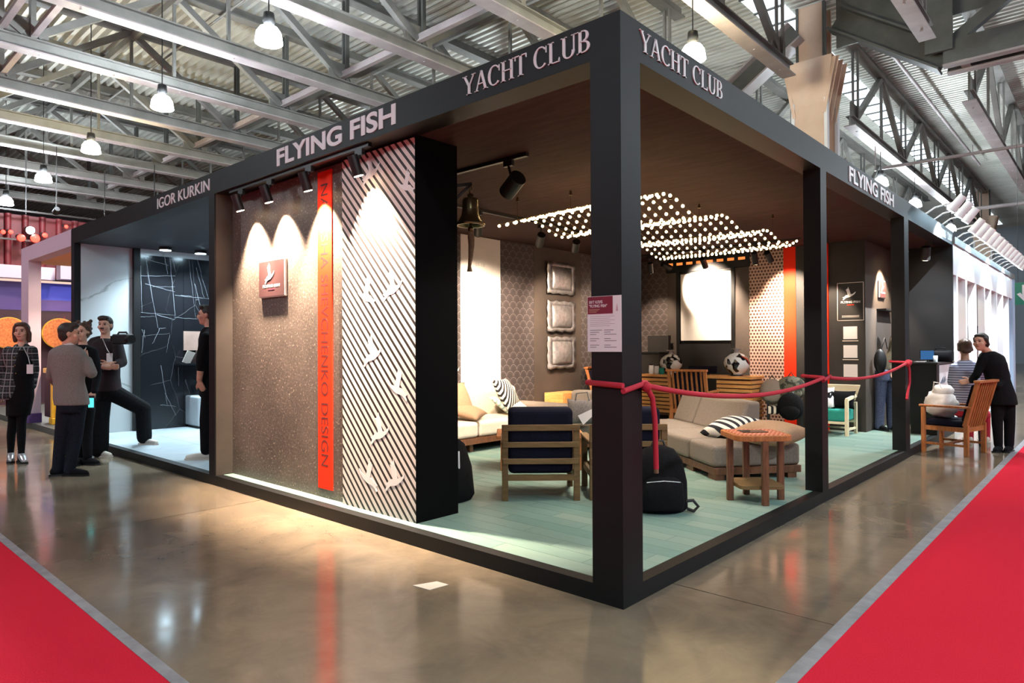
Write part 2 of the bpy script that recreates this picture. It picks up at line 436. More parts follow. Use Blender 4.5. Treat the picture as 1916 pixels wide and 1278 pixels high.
def serif_word(name, word, m, M, wd, ht, depth=.008, parent=None):
    TK, TN, SH = .135, .05, .035
    x = 0.0
    def st(P, a, b, wdt): P.append([(a[0]-wdt/2, a[1]), (a[0]+wdt/2, a[1]), (b[0]+wdt/2, b[1]), (b[0]-wdt/2, b[1])])
    def sf(P, c, y, wdt): P.append([(c-wdt/2, y), (c+wdt/2, y), (c+wdt/2, y+SH), (c-wdt/2, y+SH)])
    def arc(P, cx, cy, rx, ry, a0, a1, tk, tn, n=18):
        for i in range(n):
            q = []
            for a in (a0+(a1-a0)*i/n, a0+(a1-a0)*(i+1)/n):
                t = tn+(tk-tn)*abs(math.cos(a))
                q.append(((cx+rx*math.cos(a), cy+ry*math.sin(a)), (cx+(rx-t)*math.cos(a), cy+(ry-(tn+(tk-tn)*.15))*math.sin(a))))
            P.append([q[0][0], q[1][0], q[1][1], q[0][1]])
    G = {}
    P = []; st(P, (.42, .45), (.12, 1), TK); st(P, (.45, .45), (.76, 1), TN); st(P, (.43, 0), (.43, .47), TK); sf(P, .13, 1-SH, .3); sf(P, .74, 1-SH, .26); sf(P, .43, 0, .32); G['Y'] = (P, .84)
    P = []; st(P, (.1, 0), (.42, 1), TN); st(P, (.72, 0), (.42, 1), TK); P.append([(.2, .32), (.6, .32), (.58, .37), (.22, .37)]); sf(P, .1, 0, .24); sf(P, .72, 0, .3); G['A'] = (P, .86)
    P = []; arc(P, .44, .5, .41, .51, .75, 2*PI-.75, TK, TN); P.append([(.72, .66), (.76, .66), (.76, .96), (.73, .96)]); G['C'] = (P, .84)
    P = []; st(P, (.17, 0), (.17, 1), TK); st(P, (.68, 0), (.68, 1), TK); P.append([(.17, .49), (.68, .49), (.68, .54), (.17, .54)])
    for c in (.17, .68): sf(P, c, 0, .3); sf(P, c, 1-SH, .3)
    G['H'] = (P, .86)
    P = []; st(P, (.38, 0), (.38, 1), TK); P.append([(.03, .95), (.73, .95), (.73, 1), (.03, 1)]); sf(P, .38, 0, .32); P.append([(.03, .8), (.06, .8), (.08, .96), (.03, .96)]); P.append([(.70, .8), (.73, .8), (.73, .96), (.68, .96)]); G['T'] = (P, .78)
    P = []; st(P, (.17, 0), (.17, 1), TK); sf(P, .17, 1-SH, .32); P.append([(.03, 0), (.66, 0), (.66, .05), (.03, .05)]); P.append([(.63, .2), (.66, .2), (.66, .03), (.58, .03)]); G['L'] = (P, .72)
    P = []; st(P, (.17, .3), (.17, 1), TK); st(P, (.70, .3), (.70, 1), TN); arc(P, .42, .32, .32, .34, PI, 2*PI, TK, TN); sf(P, .17, 1-SH, .32); sf(P, .7, 1-SH, .26); G['U'] = (P, .86)
    P = []; st(P, (.17, 0), (.17, 1), TK); sf(P, .1, 0, .2); sf(P, .1, 1-SH, .2); arc(P, .34, .755, .27, .245, -PI/2, PI/2, TK, TN, 10); arc(P, .36, .265, .31, .265, -PI/2, PI/2, TK, TN, 10)
    for y in (0, .488, .95): P.append([(.17, y), (.38, y), (.38, y+.05), (.17, y+.05)])
    G['B'] = (P, .72)
    polys = []
    for ch in word:
        if ch == ' ': x += .35; continue
        P, adv = G[ch]
        polys.append([[(px+x, py) for px, py in q] for q in P]); x += adv
    xs = [p[0] for L in polys for q in L for p in q]; x0, x1 = min(xs), max(xs)
    for L in polys:
        mb = MB()
        for q in L: mb.prism([((px-x0)*wd/(x1-x0), py*ht) for px, py in q], depth, M)
        mb.build('letter', m, parent)

FISH = [(0, .30), (.12, .34), (.22, .44), (.34, .46), (.30, .62), (.22, .84), (.26, .82), (.30, .90), (.34, .84), (.36, 1.0), (.44, .80), (.50, .58), (.54, .50),
        (.66, .52), (.74, .58), (.84, .66), (.80, .54), (.70, .44), (.58, .36), (.46, .30), (.34, .28), (.24, .26), (.16, .20), (.06, .10), (.02, .14), (.08, .24)]
def fish(name, m, M, size, parent=None, flip=False, depth=.004):
    return MB().prism([((1-x if flip else x)*size-size/2, y*size-size/2) for x, y in FISH], depth, M).build(name, m, parent)

def tri_fix(o): return o

def spot(label, mount, head, aim, power, size=60, blend=.5, col=(1.0, .80, .60), lens=None, group=None, r=.045, L=.17, radius=.03):
    """ceiling track spotlight: adapter, stem, cylindrical head, glowing lens and its lamp"""
    t = empty('track_spotlight', mount, 0, label, 'spotlight', group)
    mo, hd, am = Vector(mount), Vector(head), Vector(aim); d = (am-hd).normalized()
    MB().box(-.05, .05, -.018, .018, -.05, 0).build('adapter', blackm, t)
    MB().cyl((0, 0, -.05), hd-mo, .012, n=8).build('stem', blackm, t)
    p0 = hd-mo-d*L*.45; p1 = hd-mo+d*L*.55
    hd_ = MB().cyl(p0, p1, r, n=20).build('lamp_head', blackm, t)
    MB().cyl(p1, p1+d*.004, r*.86, n=20).build('lens', lens or lensw, hd_)
    ld = bpy.data.lights.new('spot_lamp', 'SPOT'); ld.energy = power; ld.spot_size = math.radians(size); ld.spot_blend = blend
    ld.color = col; ld.shadow_soft_size = radius
    lo = bpy.data.objects.new('spot_lamp', ld); COL.objects.link(lo); lo.parent = t
    lo.location = p1+d*.03; lo.rotation_euler = d.to_track_quat('-Z', 'Y').to_euler()
    return t

# ------------------------------------------------------------------ the hall: floor slabs, carpets, deck, walls
tag(bx('floor', mottled('joint_filler', (58, 52, 46), (70, 62, 54), .8, 8), -52, 17, -14, 62, -.30, -.008), kind='structure')
fl = bpy.data.objects['floor']
for ix in range(-8, 3):
    for iy in range(-3, 11):
        x0, y0 = -4.18+6*ix, .57+6*iy
        x1, y1 = x0+6, y0+6
        x0, x1, y0, y1 = max(x0, -52), min(x1, 17), max(y0, -14), min(y1, 62)
        if x1-x0 < .1 or y1-y0 < .1: continue
        bx('floor_slab', concrete, x0+.005, x1-.005, y0+.005, y1-.005, -.06, 0, fl)
def carpet(n, x0, x1, y0, y1, tx0, tx1, ty0, ty1, lab):
    c = empty(n, (0, 0, 0), 0, lab, 'carpet')
    bx('carpet_pile', redc, x0, x1, y0, y1, 0.0, .006, c); bx('edge_tape', tape, tx0, tx1, ty0, ty1, 0.0, .008, c)
carpet('red_carpet', -52, 17, -14, -2.06, -52, .96, -2.06, -2.005, 'red exhibition carpet with grey taped edge, before the speckled and striped walls')
carpet('red_carpet', 1.035, 4.6, -2.06, 60, .965, 1.035, -2.0, 60, 'red exhibition carpet with grey taped edge, along the aisle past the teak chair')
tag(MB().prism([(-1.20, -.55), (-1.06, -.53), (-1.04, -.39), (-1.14, -.40)], .003, T(0, 0, .001)).build('floor_sticker', plain('sticker', (196, 190, 180), .6)), 'small pale square sticker on the concrete before the corner post', 'sticker')

mb = MB(); Y, prof = -12.0, []
while Y < 62:
    prof += [(Y, 10.90), (Y+.11, 10.90), (Y+.135, 10.72), (Y+.225, 10.72)]; Y += .25
vs = [(x, y, z) for x in (-52, 17) for y, z in prof]; n = len(prof)
mb.add(vs, [(i, n+i, n+i+1, i+1) for i in range(n-1)])
tag(mb.build('ceiling', deck), kind='structure')
tag(bx('ceiling_roof', deck, -52, 17, -12, 62, 10.92, 11.0), kind='structure')
sk = tag(bx('window_1', skyglow, -5.35, -4.55, 14, 60, 10.70, 10.715), kind='structure')
for k in range(46): bx('glazing_bar', steel_dark, -5.36, -4.54, 14+k, 14.07+k, 10.66, 10.70, sk)
tag(bx('wall_left', mottled('dark_hall_wall', (70, 64, 68), (84, 76, 80), .8, .4), -52.4, -52, -14, 62, 0, 11), kind='structure')
tag(bx('wall_back', bluewhite, -52, 17, 62, 62.4, 0, 11), kind='structure')
tag(bx('wall_right', bluewhite, 17, 17.4, -14, 62, 0, 11), kind='structure')
for k in range(14):       # girts on the end wall seen past the stand at right
    pass

# trusses along y
def truss(x, ys, y0, y1, label):
    t = empty('roof_truss', (x, 0, 0), 0, label, 'truss', None)
    b = MB().box(-.16, .16, y0, y1, 8.0, 8.03)
    y = y0+.7
    while y < y1: b.box(-.02, .02, y, y+.03, 7.985, 8.0); y += 1.5
    b.build('bottom_chord', steel_warm, t); MB().box(-.02, .02, y0, y1, 8.03, 8.30).box(-.11, .11, y0, y1, 8.28, 8.31).build('chord_web', steel, t)
    MB().box(-.16, .16, y0, y1, 10.42, 10.45).box(-.05, .05, y0, y1, 10.45, 10.70).build('top_chord', steel, t)
    for k, yb in enumerate(ys):
        MB().box(-.025, .025, yb-.45, yb+.35, 8.3, 8.75).build('gusset_plate', steel, t)
        MB().bar((-.07, yb+.05, 8.3), (-.07, yb+.05, 10.45), .05, .1).bar((.07, yb+.05, 8.3), (.07, yb+.05, 10.45), .05, .1).build('vertical', steel_dark if k % 3 == 2 else steel, t)
        for s in (-1, 1):
            yt = yb+s*3.02
            if yt < y0-.5 or yt > y1+.5: continue
            MB().bar((0, yb+s*.12, 8.4), (0, yt, 10.45), .15, .16).build('diagonal', steel, t)
            if s == 1:
                MB().bar((0, yt+.02, 8.34), (0, yt+.02, 10.45), .07, .07).build('hanger', steel, t)
    return t
nodes1 = [.55-6.05, .55, 6.6, 12.65]
nodes2 = [18.76+6.05*k for k in range(5)]
ORD = ['first', 'second', 'third', 'fourth', 'fifth', 'sixth', 'seventh', 'eighth', 'ninth', 'tenth', 'eleventh', 'twelfth', 'thirteenth']
xl = [-6.75, -9.6, -12.6, -15.6, -18.6, -21.45, -24.25, -27.3, -30.3, -33.3]
for i, x in enumerate(xl):
    truss(x, nodes1, -9, 13.4, 'pale grey steel roof truss, %s one counted from the tan column over the bay' % ORD[i])
truss(-3.8, nodes1, -9, 13.3, 'pale steel roof truss ending at the near side of the tan column')
truss(-.9, nodes1, -9, 13.3, 'pale steel roof truss end hanging before the haunched girder')
truss(-3.8, nodes2, 18.2, 45, 'long pale roof truss starting behind the tan column beside the skylight')
truss(-.85, nodes2, 18.2, 45, 'long pale roof truss beyond the haunched girder, over the red aisle carpet')
truss(2.1, nodes2, 18.2, 45, 'grey roof truss behind the white girder flanges')
truss(-6.75, nodes2, 18.2, 45, 'grey roof truss far behind the booth on the booth side of the skylight')
truss(-3.8, [y+30 for y in nodes1[1:]], 30.5, 43, 'farthest pale truss beyond the second column') if False else None

# cross struts along x
for y, lab in ((6.52, 'long pale steel strut crossing the trusses at their gusset nodes'), (.62, 'pale cross strut of a close pair, the one toward the gusset nodes'), (.05, 'pale cross strut of a close pair, the one away from the gusset nodes')):
    tag(MB().box(-34, -3.9, y-.06, y+.06, 8.36, 8.39).box(-34, -3.9, y-.012, y+.012, 8.39, 8.55).build('cross_strut', steel_warm), lab, 'strut')
for y, lab in ((3.6, 'thin grey purlin under the roof sheets, before the node strut'), (9.65, 'thin grey purlin under the roof sheets, behind the node strut')):
    tag(MB().box(-40, -3.9, y-.05, y+.05, 10.2, 10.4).build('purlin', steel), lab, 'purlin')
tag(MB().tube([(-30, 4.6, 10.1), (-12, 4.6, 10.12), (-5, 4.6, 10.1)], .03).build('conduit', steel), 'thin grey conduit pipe hung below the roof sheets', 'pipe')
tag(MB().tube([(-2.9, 17.3, 10.2), (-2.9, 36, 10.2)], .06).cyl((-2.9, 18, 10.2), (-2.9, 18, 10.8), .015, n=6).cyl((-2.9, 34, 10.2), (-2.9, 34, 10.8), .015, n=6).build('sprinkler_pipe', steel_warm), 'straight pale pipe running under the roof from the tan column', 'pipe')
tag(MB().tube([(-3.6, 21, 7.25), (9, 21, 7.25)], .05).cyl((-3.8, 21, 7.2), (-3.8, 21, 8.01), .02, n=6).cyl((2.1, 21, 7.2), (2.1, 21, 8.01), .02, n=6).build('sprinkler_pipe', steel_warm), 'thin white pipe crossing the aisle trusses behind the tan column', 'pipe')
tag(MB().tube([(-3.6, 33, 7.6), (12, 33, 7.6)], .08).cyl((-3.8, 33, 7.6), (-3.8, 33, 8.01), .02, n=6).cyl((2.1, 33, 7.6), (2.1, 33, 8.01), .02, n=6).build('sprinkler_pipe', steel_warm), 'thin white pipe crossing the aisle trusses far back near the second column', 'pipe')

# girder with haunches on the tan column
g = empty('haunched_girder', (0, 0, 0), 0, 'dark grey haunched steel girder with white flanges beside the tan column', 'girder')
def isec(name, p0, p1, w_, h_, flange):
    MB().bar(p0, p1, .05, h_, (0, 0, 1)).build(name+'_web', steel_dark, g)
    d = (Vector(p1)-Vector(p0)).normalized(); up = Vector((0, -1, 0)).cross(d); up = up if up.z > 0 else -up
    for s, nm in ((-1, 'bottom_flange'), (1, 'top_flange')):
        o = up*(h_/2)*s
        MB().bar(Vector(p0)+o, Vector(p1)+o, w_, .05, up).build(nm, flange, g)
isec('haunch', (-3.3, 15.3, 9.95), (-.85, 15.3, 8.2), .5, .56, steel_dark)
isec('haunch', (-4.3, 15.3, 9.95), (-6.9, 15.3, 8.2), .5, .56, steel_warm)
for yy in (15.02, 15.58):
    bx('chord_flange', steel_warm, -.9, 14, yy-.11, yy+.11, 7.93, 7.98, g)
    bx('chord_web', steel_dark, -.9, 14, yy-.02, yy+.02, 7.98, 8.55, g)
for k in range(8): bx('batten', steel_warm, -.6+2*k, -.42+2*k, 14.95, 15.65, 7.98, 8.0, g)
bx('panel_web', steel_dark, -3.3, 14, 15.28, 15.32, 9.2, 10.6, g)
bx('stiffener', steel_dark, -1.25, -.7, 14.9, 15.0, 8.3, 10.6, g)
MB().bar((-.7, 15.25, 8.6), (2.2, 15.25, 10.6), .2, .25).build('inner_brace', steel_dark, g)
MB().bar((5.2, 15.25, 8.6), (2.2, 15.25, 10.6), .2, .25).build('inner_brace', steel_dark, g)
for s in (0, 1):
    bx('chord_flange', steel_warm, -14, -6.8, 15.02+.56*s-.11, 15.02+.56*s+.11, 7.93, 7.98, g)

def column(x, y, label, zt=10.6):
    c = empty('steel_column', (x, y, 0), 0, label, 'column')
    f = .42
    MB().box(-f, f, -.48, -.40, 0, 8.0).build('front_flange', tan, c)
    MB().box(-f, f, .40, .48, 0, 8.0).build('rear_flange', tan, c)
    MB().box(-.06, .06, -.4, .4, 0, 8.0).build('web', tan, c)
    for s in (-1, 1): MB().box(s*f-.04, s*f+.04, -.52, -.36, 0, 8.0).build('flange_edge', white, c); MB().box(s*f-.04, s*f+.04, .36, .52, 0, 8.0).build('flange_edge', white, c)
    mb = MB()
    vs = [(-.42, -.48, 7.9), (.42, -.48, 7.9), (.42, .48, 7.9), (-.42, .48, 7.9), (-.62, -.62, 9.05), (.62, -.62, 9.05), (.62, .62, 9.05), (-.62, .62, 9.05)]
    mb.add(vs, [(0, 1, 5, 4), (2, 3, 7, 6), (3, 0, 4, 7), (4, 5, 6, 7)])
    mb.build('capital', tan, c)
    for s in (-.35, .0, .35): MB().prism([(.42, 7.5), (.72, 9.05), (.42, 9.05)], .03, basis((0, s, 0), (1, 0, 0), (0, 0, 1))).build('capital_rib', tan, c)
    for s in (-1, 1): MB().prism([(s*.42, 7.6), (s*.68, 9.0), (s*.58, 9.0), (s*.34, 7.6)], .03, basis((0, -.5, 0), (1, 0, 0), (0, 0, 1))).build('capital_rib', tan, c)
    MB().box(-.32, .32, -.35, -.28, 9.05, zt).box(-.03, .03, -.28, .28, 9.05, zt).box(-.32, .32, .28, .35, 9.05, zt).build('upper_shaft', tan, c)
    for s in (-1, 1): MB().box(s*.34-.03, s*.34+.03, -.4, -.24, 9.05, zt).build('upper_edge', steel_dark, c)
column(-3.98, 15.75, 'tan painted steel column with flared capital behind the booth')
column(-3.9, 45.2, 'white-looking distant column with flared capital above the white stand')

# high bay lamps
def bay_lamp(x, y, z, m, label, cord=8.0):
    t = empty('high_bay_lamp', (x, y, z), 0, label, 'lamp', 'hall lamps')
    MB().lathe([(.03, .44), (.09, .42), (.105, .28), (.08, .20)], 20).build('housing', blackm, t)
    MB().lathe([(.08, .20), (.15, .16), (.21, .07), (.235, -.10), (.22, -.11)], 28).build('glass_bell', m, t)
    MB().cyl((0, 0, .42), (0, 0, 10.72-z), .012, n=6).build('cord', blackm, t)
    ld = bpy.data.lights.new('lamp_beam', 'SPOT'); ld.energy = 850; ld.spot_size = math.radians(118); ld.spot_blend = .5; ld.shadow_soft_size = .2
    ld.color = (1.0, .93, .80) if m is lampwarm else (.94, .98, 1.0)
    lo = bpy.data.objects.new('lamp_beam', ld); COL.objects.link(lo); lo.parent = t; lo.location = (0, 0, -.14)
XS = [(-8.93, lampglow), (-13.71, lampglow), (-18.66, lampwarm), (-23.4, lampglow), (-28.5, lampglow), (-4.1, lampglow)]
NM = ['large bluish white hall lamp above the FLYING FISH fascia lettering', 'white hall lamp between the large bluish one and the yellowish one', 'yellowish hall lamp between white ones over the marble bay', 'small white hall lamp between the yellowish one and the drapes', 'small hall lamp above the red drapes, last of its row', 'hall lamp hidden above the camera side of the booth']
for (x, m), nm in zip(XS, NM): bay_lamp(x, 2.6, 6.95, m, nm)
bay_lamp(-3.78, 8.31, 6.95, lampwarm, 'yellowish hall lamp behind the booth corner sign')
bay_lamp(-3.84, 21.8, 6.95, lampglow, 'hall lamp just above the FLYING FISH lettering on the aisle side')
bay_lamp(-3.77, 26.5, 6.95, lampglow, 'hall lamp above the aisle fascia between two other lamps')
bay_lamp(-3.8, 34.0, 6.95, lampglow, 'small hall lamp near the far end of the dark fascia')
for k, (x, y) in enumerate([(6.5, -3.0), (-13, -7.5), (7.0, 4.0), (7.0, 12.0), (4.5, 22), (-13.7, 14), (-23.4, 14), (9, -9), (-4, -10)]):  # unseen lamps added around the view to light floor and fascia
    bay_lamp(x, y, 7.2, lampglow, 'added hall lamp out of view, %s of the outer ring' % ORD[k])

# ------------------------------------------------------------------ the booth
H, HB, F = 3.43, 3.19, .105
b = empty('exhibition_booth', (0, 0, 0), 0, 'black open exhibition booth frame with corner post and lettered fascia', 'booth')
# plinth, fascia, posts
bx('plinth', black, -10.45, 0, 0, .09, 0, F, b); bx('plinth', black, -.09, 0, .09, 10.25, 0, F, b)
bx('fascia', black, -10.45, 0, 0, .21, HB, H, b); bx('fascia', black, -.21, 0, .21, 10.25, HB, H, b)
bx('corner_post', black, -.212, 0, 0, .212, F, HB, b)
bx('post', black, -.16, 0, 3.45, 3.62, F, HB, b); bx('post', black, -.16, 0, 6.78, 7.02, F, HB, b)
bx('post', black, -10.45, -10.29, 0, .16, F, HB, b); bx('post', black, -5.375, -5.235, 0, .2, F, HB, b)
bx('platform', black, -10.45, -.09, .09, 10.25, 0, F-.03, b)
bx('ceiling_panel', brown_ceil, -5.3, -.21, .21, 10.25, HB, HB+.05, b)
bx('ceiling_panel', plain('bay_ceiling_paint', (30, 32, 38), .6), -10.4, -5.3, .21, 5.0, HB, HB+.05, b)
serif_word('lettering', 'YACHT CLUB', greyp, front_plane(-1.30, 3.255), 1.09, .135, .008, b)
lettering('lettering', 'FLYING FISH', greyp, front_plane(-3.875, 3.235), 1.82, .165, .008, b, .026, True)
lettering('lettering', 'IGOR KURKIN', greyp, front_plane(-6.84, 3.245), 1.49, .13, .008, b, 0, True)
serif_word('lettering', 'YACHT CLUB', greyp, side_plane(.20, 3.262), 1.115, .125, .008, b)
lettering('lettering', 'FLYING FISH', greyp, side_plane(4.355, 3.225), 1.86, .165, .008, b, .022, True)
serif_word('lettering', 'YACHT CLUB', greyp, side_plane(9.12, 3.24), 1.0, .12, .008, b)

# plank floor
fl2 = empty('plank_floor', (0, 0, 0), 0, 'turquoise and grey plank flooring inside the open lounge', 'floor')
pw, pl = .16, 1.05; planks = []
y = .092; r = 0
while y < 10.2:
    x = -.092 - (r*.37 % 1.0)*pl
    xs = [(-.092, x)] if x < -.12 else []
    if x >= -.12: x = -.092
    while x > -5.22: xs.append((x, max(-5.22, x-pl))); x -= pl
    for a, c in xs:
        if a-c > .03: planks.append((((a+c)/2-CAM.x)**2+(y+.08-CAM.y)**2, a, c, y))
    y += pw; r += 1
planks.sort()
meshes = {}
rest = MB()
for k, (dd, a, c, y) in enumerate(planks):
    L = a-c
    if k < 300:
        key = round(L, 3)
        if key not in meshes:
            o = MB().box(-L/2+.0015, L/2-.0015, .0015, pw-.0015, 0, .03).build('floor_plank', teal, fl2); meshes[key] = o.data
        else:
            o = bpy.data.objects.new('floor_plank', meshes[key]); COL.objects.link(o); o.parent = fl2
        o.location = ((a+c)/2, y, F-.03)
    else: rest.box(c+.0015, a-.0015, y+.0015, min(y+pw-.0015, 10.2), F-.03, F)
tag(rest.build('far_planks', teal, fl2), kind='stuff')
tf = empty('tile_floor', (0, 0, 0), 0, 'pale bluish stone tile flooring of the marble bay', 'floor')
for i in range(6):
    for j in range(6):
        bx('floor_tile', tilel, -10.28+.815*i, -9.47+.815*i, .092+.815*j, .902+.815*j, F-.03, F, tf)

# front display wall
fw = empty('front_wall', (0, 0, 0), 0, 'black front display wall with speckled stone panel and striped panel', 'wall')
bx('core', black, -5.235, -2.03, .21, .62, F, HB, fw); bx('end_face', velvet, -2.03, -2.026, .212, .62, F, HB, fw)
bx('stone_panel', sparkle, -5.225, -3.06, .198, .212, F, HB-.02, fw)
bx('side_panel', brownw, -5.236, -5.228, .012, .2, F, HB, fw)
sp = bx('striped_panel', stripe_wall, -3.045, -2.03, .17, .212, F, HB-.02, fw)
bx('panel_edge', velvet, -2.032, -2.026, .168, .212, F, HB-.02, fw)
sp['label'] = 'diagonally striped black and white panel'
os_ = bx('orange_strip', orange, -3.475, -3.24, .188, .2, .19, 3.14, fw); os_['label'] = 'glossy orange red vertical strip'
lettering('lettering', 'NATASHA SHEVCHENKO DESIGN', darkink, basis((-3.42, .188, 3.02), (0, 0, -1), (1, 0, 0)), 2.62, .115, .0006, fw, 0.0)
def wall_pt(px, py, yv):
    d = at(px, py, 1.0)-CAM; t = (yv-CAM.y)/d.y; return CAM + d*t
for px, py, s, fx in [(697, 318, .26, 0), (757, 345, .22, 1), (682, 550, .27, 1), (738, 535, .27, 0), (700, 660, .27, 0), (740, 722, .27, 1), (714, 807, .27, 0), (686, 890, .27, 1), (742, 895, .27, 0)]:
    p = wall_pt(px, py, .17); fish('fish_motif', whitep, front_plane(p.x, p.z, .17), s*1.15, fw, bool(fx), .0015)

def logo_board(M, wd, ht, label, m=boardbrown, frame=lightframe, extra=False):
    t = empty('logo_board', (0, 0, 0), 0, label, 'sign')
    MB().box(-wd/2, wd/2, 0, ht, 0, .03, M).build('rim', frame, t, .01)
    bd = MB().box(-wd/2+.012, wd/2-.012, .012, ht-.012, .028, .034, M).build('board', m, t)
    fish('fish_emblem', whitep, M @ T(-.01, ht*.60, .034), wd*.44, bd)
    lettering('lettering', 'FLYING FISH', whitep, M @ T(-wd*.32, ht*.265, .034), wd*.64, ht*.075, .002, bd, .02)
    MB().box(-wd*.12, wd*.12, ht*.195, ht*.225, .034, .036, M).build('red_line', burg if not extra else orange, bd)
    return t
logo_board(front_plane(-4.305, 2.015, .198), .53, .385, 'brown square logo board with white flying fish on the speckled wall')

# left bay: marble side wall and its inset
mw = empty('marble_wall', (0, 0, 0), 0, 'white marble end wall with inset black veined marble slabs', 'wall')
bx('white_slab', marble_w, -10.36, -10.28, .09, .85, F, HB, mw)
bx('recess_edge', black, -10.36, -10.20, .85, .95, F, HB, mw)
bx('black_slab', marble_k, -10.3, -10.215, .95, 1.66, F, HB-.1, mw); bx('black_slab', marble_k, -10.3, -10.215, 1.665, 2.6, F, HB-.1, mw); bx('black_slab', marble_k, -10.3, -10.215, 2.605, 3.6, F, HB-.1, mw)
vn = MB()
rv = random.Random(3)
for y0, z0, y1, z1 in [(0.89,3.05,1.4,2.95),(1.03,3.08,1.23,1.85),(1.43,3.08,1.52,2.07),(1.34,3.08,1.4,2.79),(1.48,3.08,1.52,2.83),(0.96,2.73,1.52,2.77),(1.03,2.6,1.52,2.49),(1.15,2.56,1.52,2.58),(0.96,2.11,1.52,2.08),(0.96,2.03,1.18,2.05),(1.21,2.08,1.52,2.0),(1.75,3.08,1.88,2.01),(1.9,3.08,2.1,2.4),(1.88,2.95,2.02,2.42),(1.52,2.43,2.1,2.4),(0.96,2.9,0.98,2.1),(1.25,1.84,1.36,1.85),(0.98,1.71,1.43,1.76),(1.02,1.82,0.97,1.42),(0.98,1.82,1.03,1.68),(1.26,1.84,1.15,1.58),(1.43,1.74,1.37,1.42),(1.86,2.66,1.96,2.23),(1.61,2.43,1.81,2.43),(1.5,2.04,1.96,2.02),(1.28,1.21,1.39,0.51),(1.35,0.72,1.53,0.32),(1.27,0.52,1.53,0.48),(1.57,1.16,1.58,0.83),(1.69,0.95,1.77,0.67),(2.2,3.0,2.4,1.9),(2.1,2.4,2.55,2.5),(2.7,3.0,2.9,1.5),(2.65,2.2,3.5,2.1),(3.1,2.9,3.2,1.2)]:
    n_ = 7; pts = [Vector((-10.2155, y0+(y1-y0)*k/n_+rv.uniform(-.006, .006), z0+(z1-z0)*k/n_+rv.uniform(-.006, .006))) for k in range(n_+1)]
    wv = rv.uniform(.003, .008)
    for k in range(n_): vn.bar(pts[k], pts[k+1], wv*(1-.5*k/n_), .003, (1, 0, 0))
tag(vn.build('marble_veins', plain('vein_white', (132, 136, 142), .25), mw), kind='stuff')
bx('header', marble_w, -10.36, -10.2, .95, 3.6, HB-.1, HB, mw)
bx('rear_panel', darkw, -10.3, -5.4, 4.9, 5.0, F, HB, mw)
t = bx('bay_picture', mottled('pink_stone', (150, 124, 112), (168, 140, 128), .6, 4), -10.215, -10.20, 1.66, 2.5, 1.46, 1.80)
tag(t, 'plain pinkish stone sample panel on the black marble wall', 'panel')
t = empty('washstand', (-9.95, 1.95, F), 0, 'pale blue grey washstand block with tall tap, before black marble', 'washstand')
MB().box(-.28, .28, -.26, .5, .04, .56).build('body', tilel, t, .03); MB().box(-.25, .25, -.22, .48, 0, .04).build('toe_kick', blackm, t)
MB().lathe([(.05, 0), (.035, .1), (.03, .24), (.05, .26)], 14, T(0, -.02, .56)).build('tap', plain('chrome', (190, 200, 205), .12, 1), t)
for k, (a, c, lab) in enumerate([(-.05, (210, 200, 190), 'leaning white magazine on the bay shelf'), (.10, (60, 40, 36), 'dark magazine leaning on the bay shelf'), (.3, (90, 20, 44), 'burgundy folder on the bay shelf')]):
    t = empty('magazine', (-10.08, 1.66+.13*k+a*.2, 1.235), 0, lab, 'magazine')
    MB().box(-.005, .005, -.07, .07, 0, .22, T(0, 0, 0, -.35, .2)).build('cover', plain('cover_%d' % k, c, .5), t); MB().box(-.012, -.005, -.068, .068, 0, .218, T(0, 0, 0, -.35, .2)).build('pages', paperw, t)
tag(bx('shelf_board', marble_k, -10.215, -9.95, 1.5, 2.6, 1.2, 1.235), 'thin black marble shelf carrying magazines in the marble bay', 'shelf')
for k, y in enumerate((1.18, 1.76)):
    t = empty('downlight', (-9.74, y, HB), 0, ('round cool white downlight of the marble bay, beside the white marble', 'round cool white downlight of the marble bay, above the man in black')[k], 'downlight')
    rm = MB().cyl((0, 0, -.05), (0, 0, 0), .10, n=24).build('rim', blackm, t); MB().cyl((0, 0, -.055), (0, 0, -.05), .085, n=24).build('diffuser', lensc, rm)
    ld = bpy.data.lights.new('bay_lamp', 'SPOT'); ld.energy = 300; ld.spot_size = math.radians(130); ld.spot_blend = .9; ld.color = (.72, .9, 1.0); ld.shadow_soft_size = .08
    lo = bpy.data.objects.new('bay_lamp', ld); COL.objects.link(lo); lo.parent = t; lo.location = (0, 0, -.08)
for k, (x, y) in enumerate(((-8.2, 1.5), (-6.6, 1.5), (-8.2, 3.2))):
    t = empty('downlight', (x, y, HB), 0, 'round cool downlight hidden in the marble bay ceiling, %s' % ORD[k], 'downlight')
    rm = MB().cyl((0, 0, -.05), (0, 0, 0), .10, n=24).build('rim', blackm, t); MB().cyl((0, 0, -.055), (0, 0, -.05), .085, n=24).build('diffuser', lensc, rm)
    ld = bpy.data.lights.new('bay_lamp', 'SPOT'); ld.energy = 260; ld.spot_size = math.radians(130); ld.spot_blend = .9; ld.color = (.72, .9, 1.0); ld.shadow_soft_size = .08
    lo = bpy.data.objects.new('bay_lamp', ld); COL.objects.link(lo); lo.parent = t; lo.location = (0, 0, -.08)

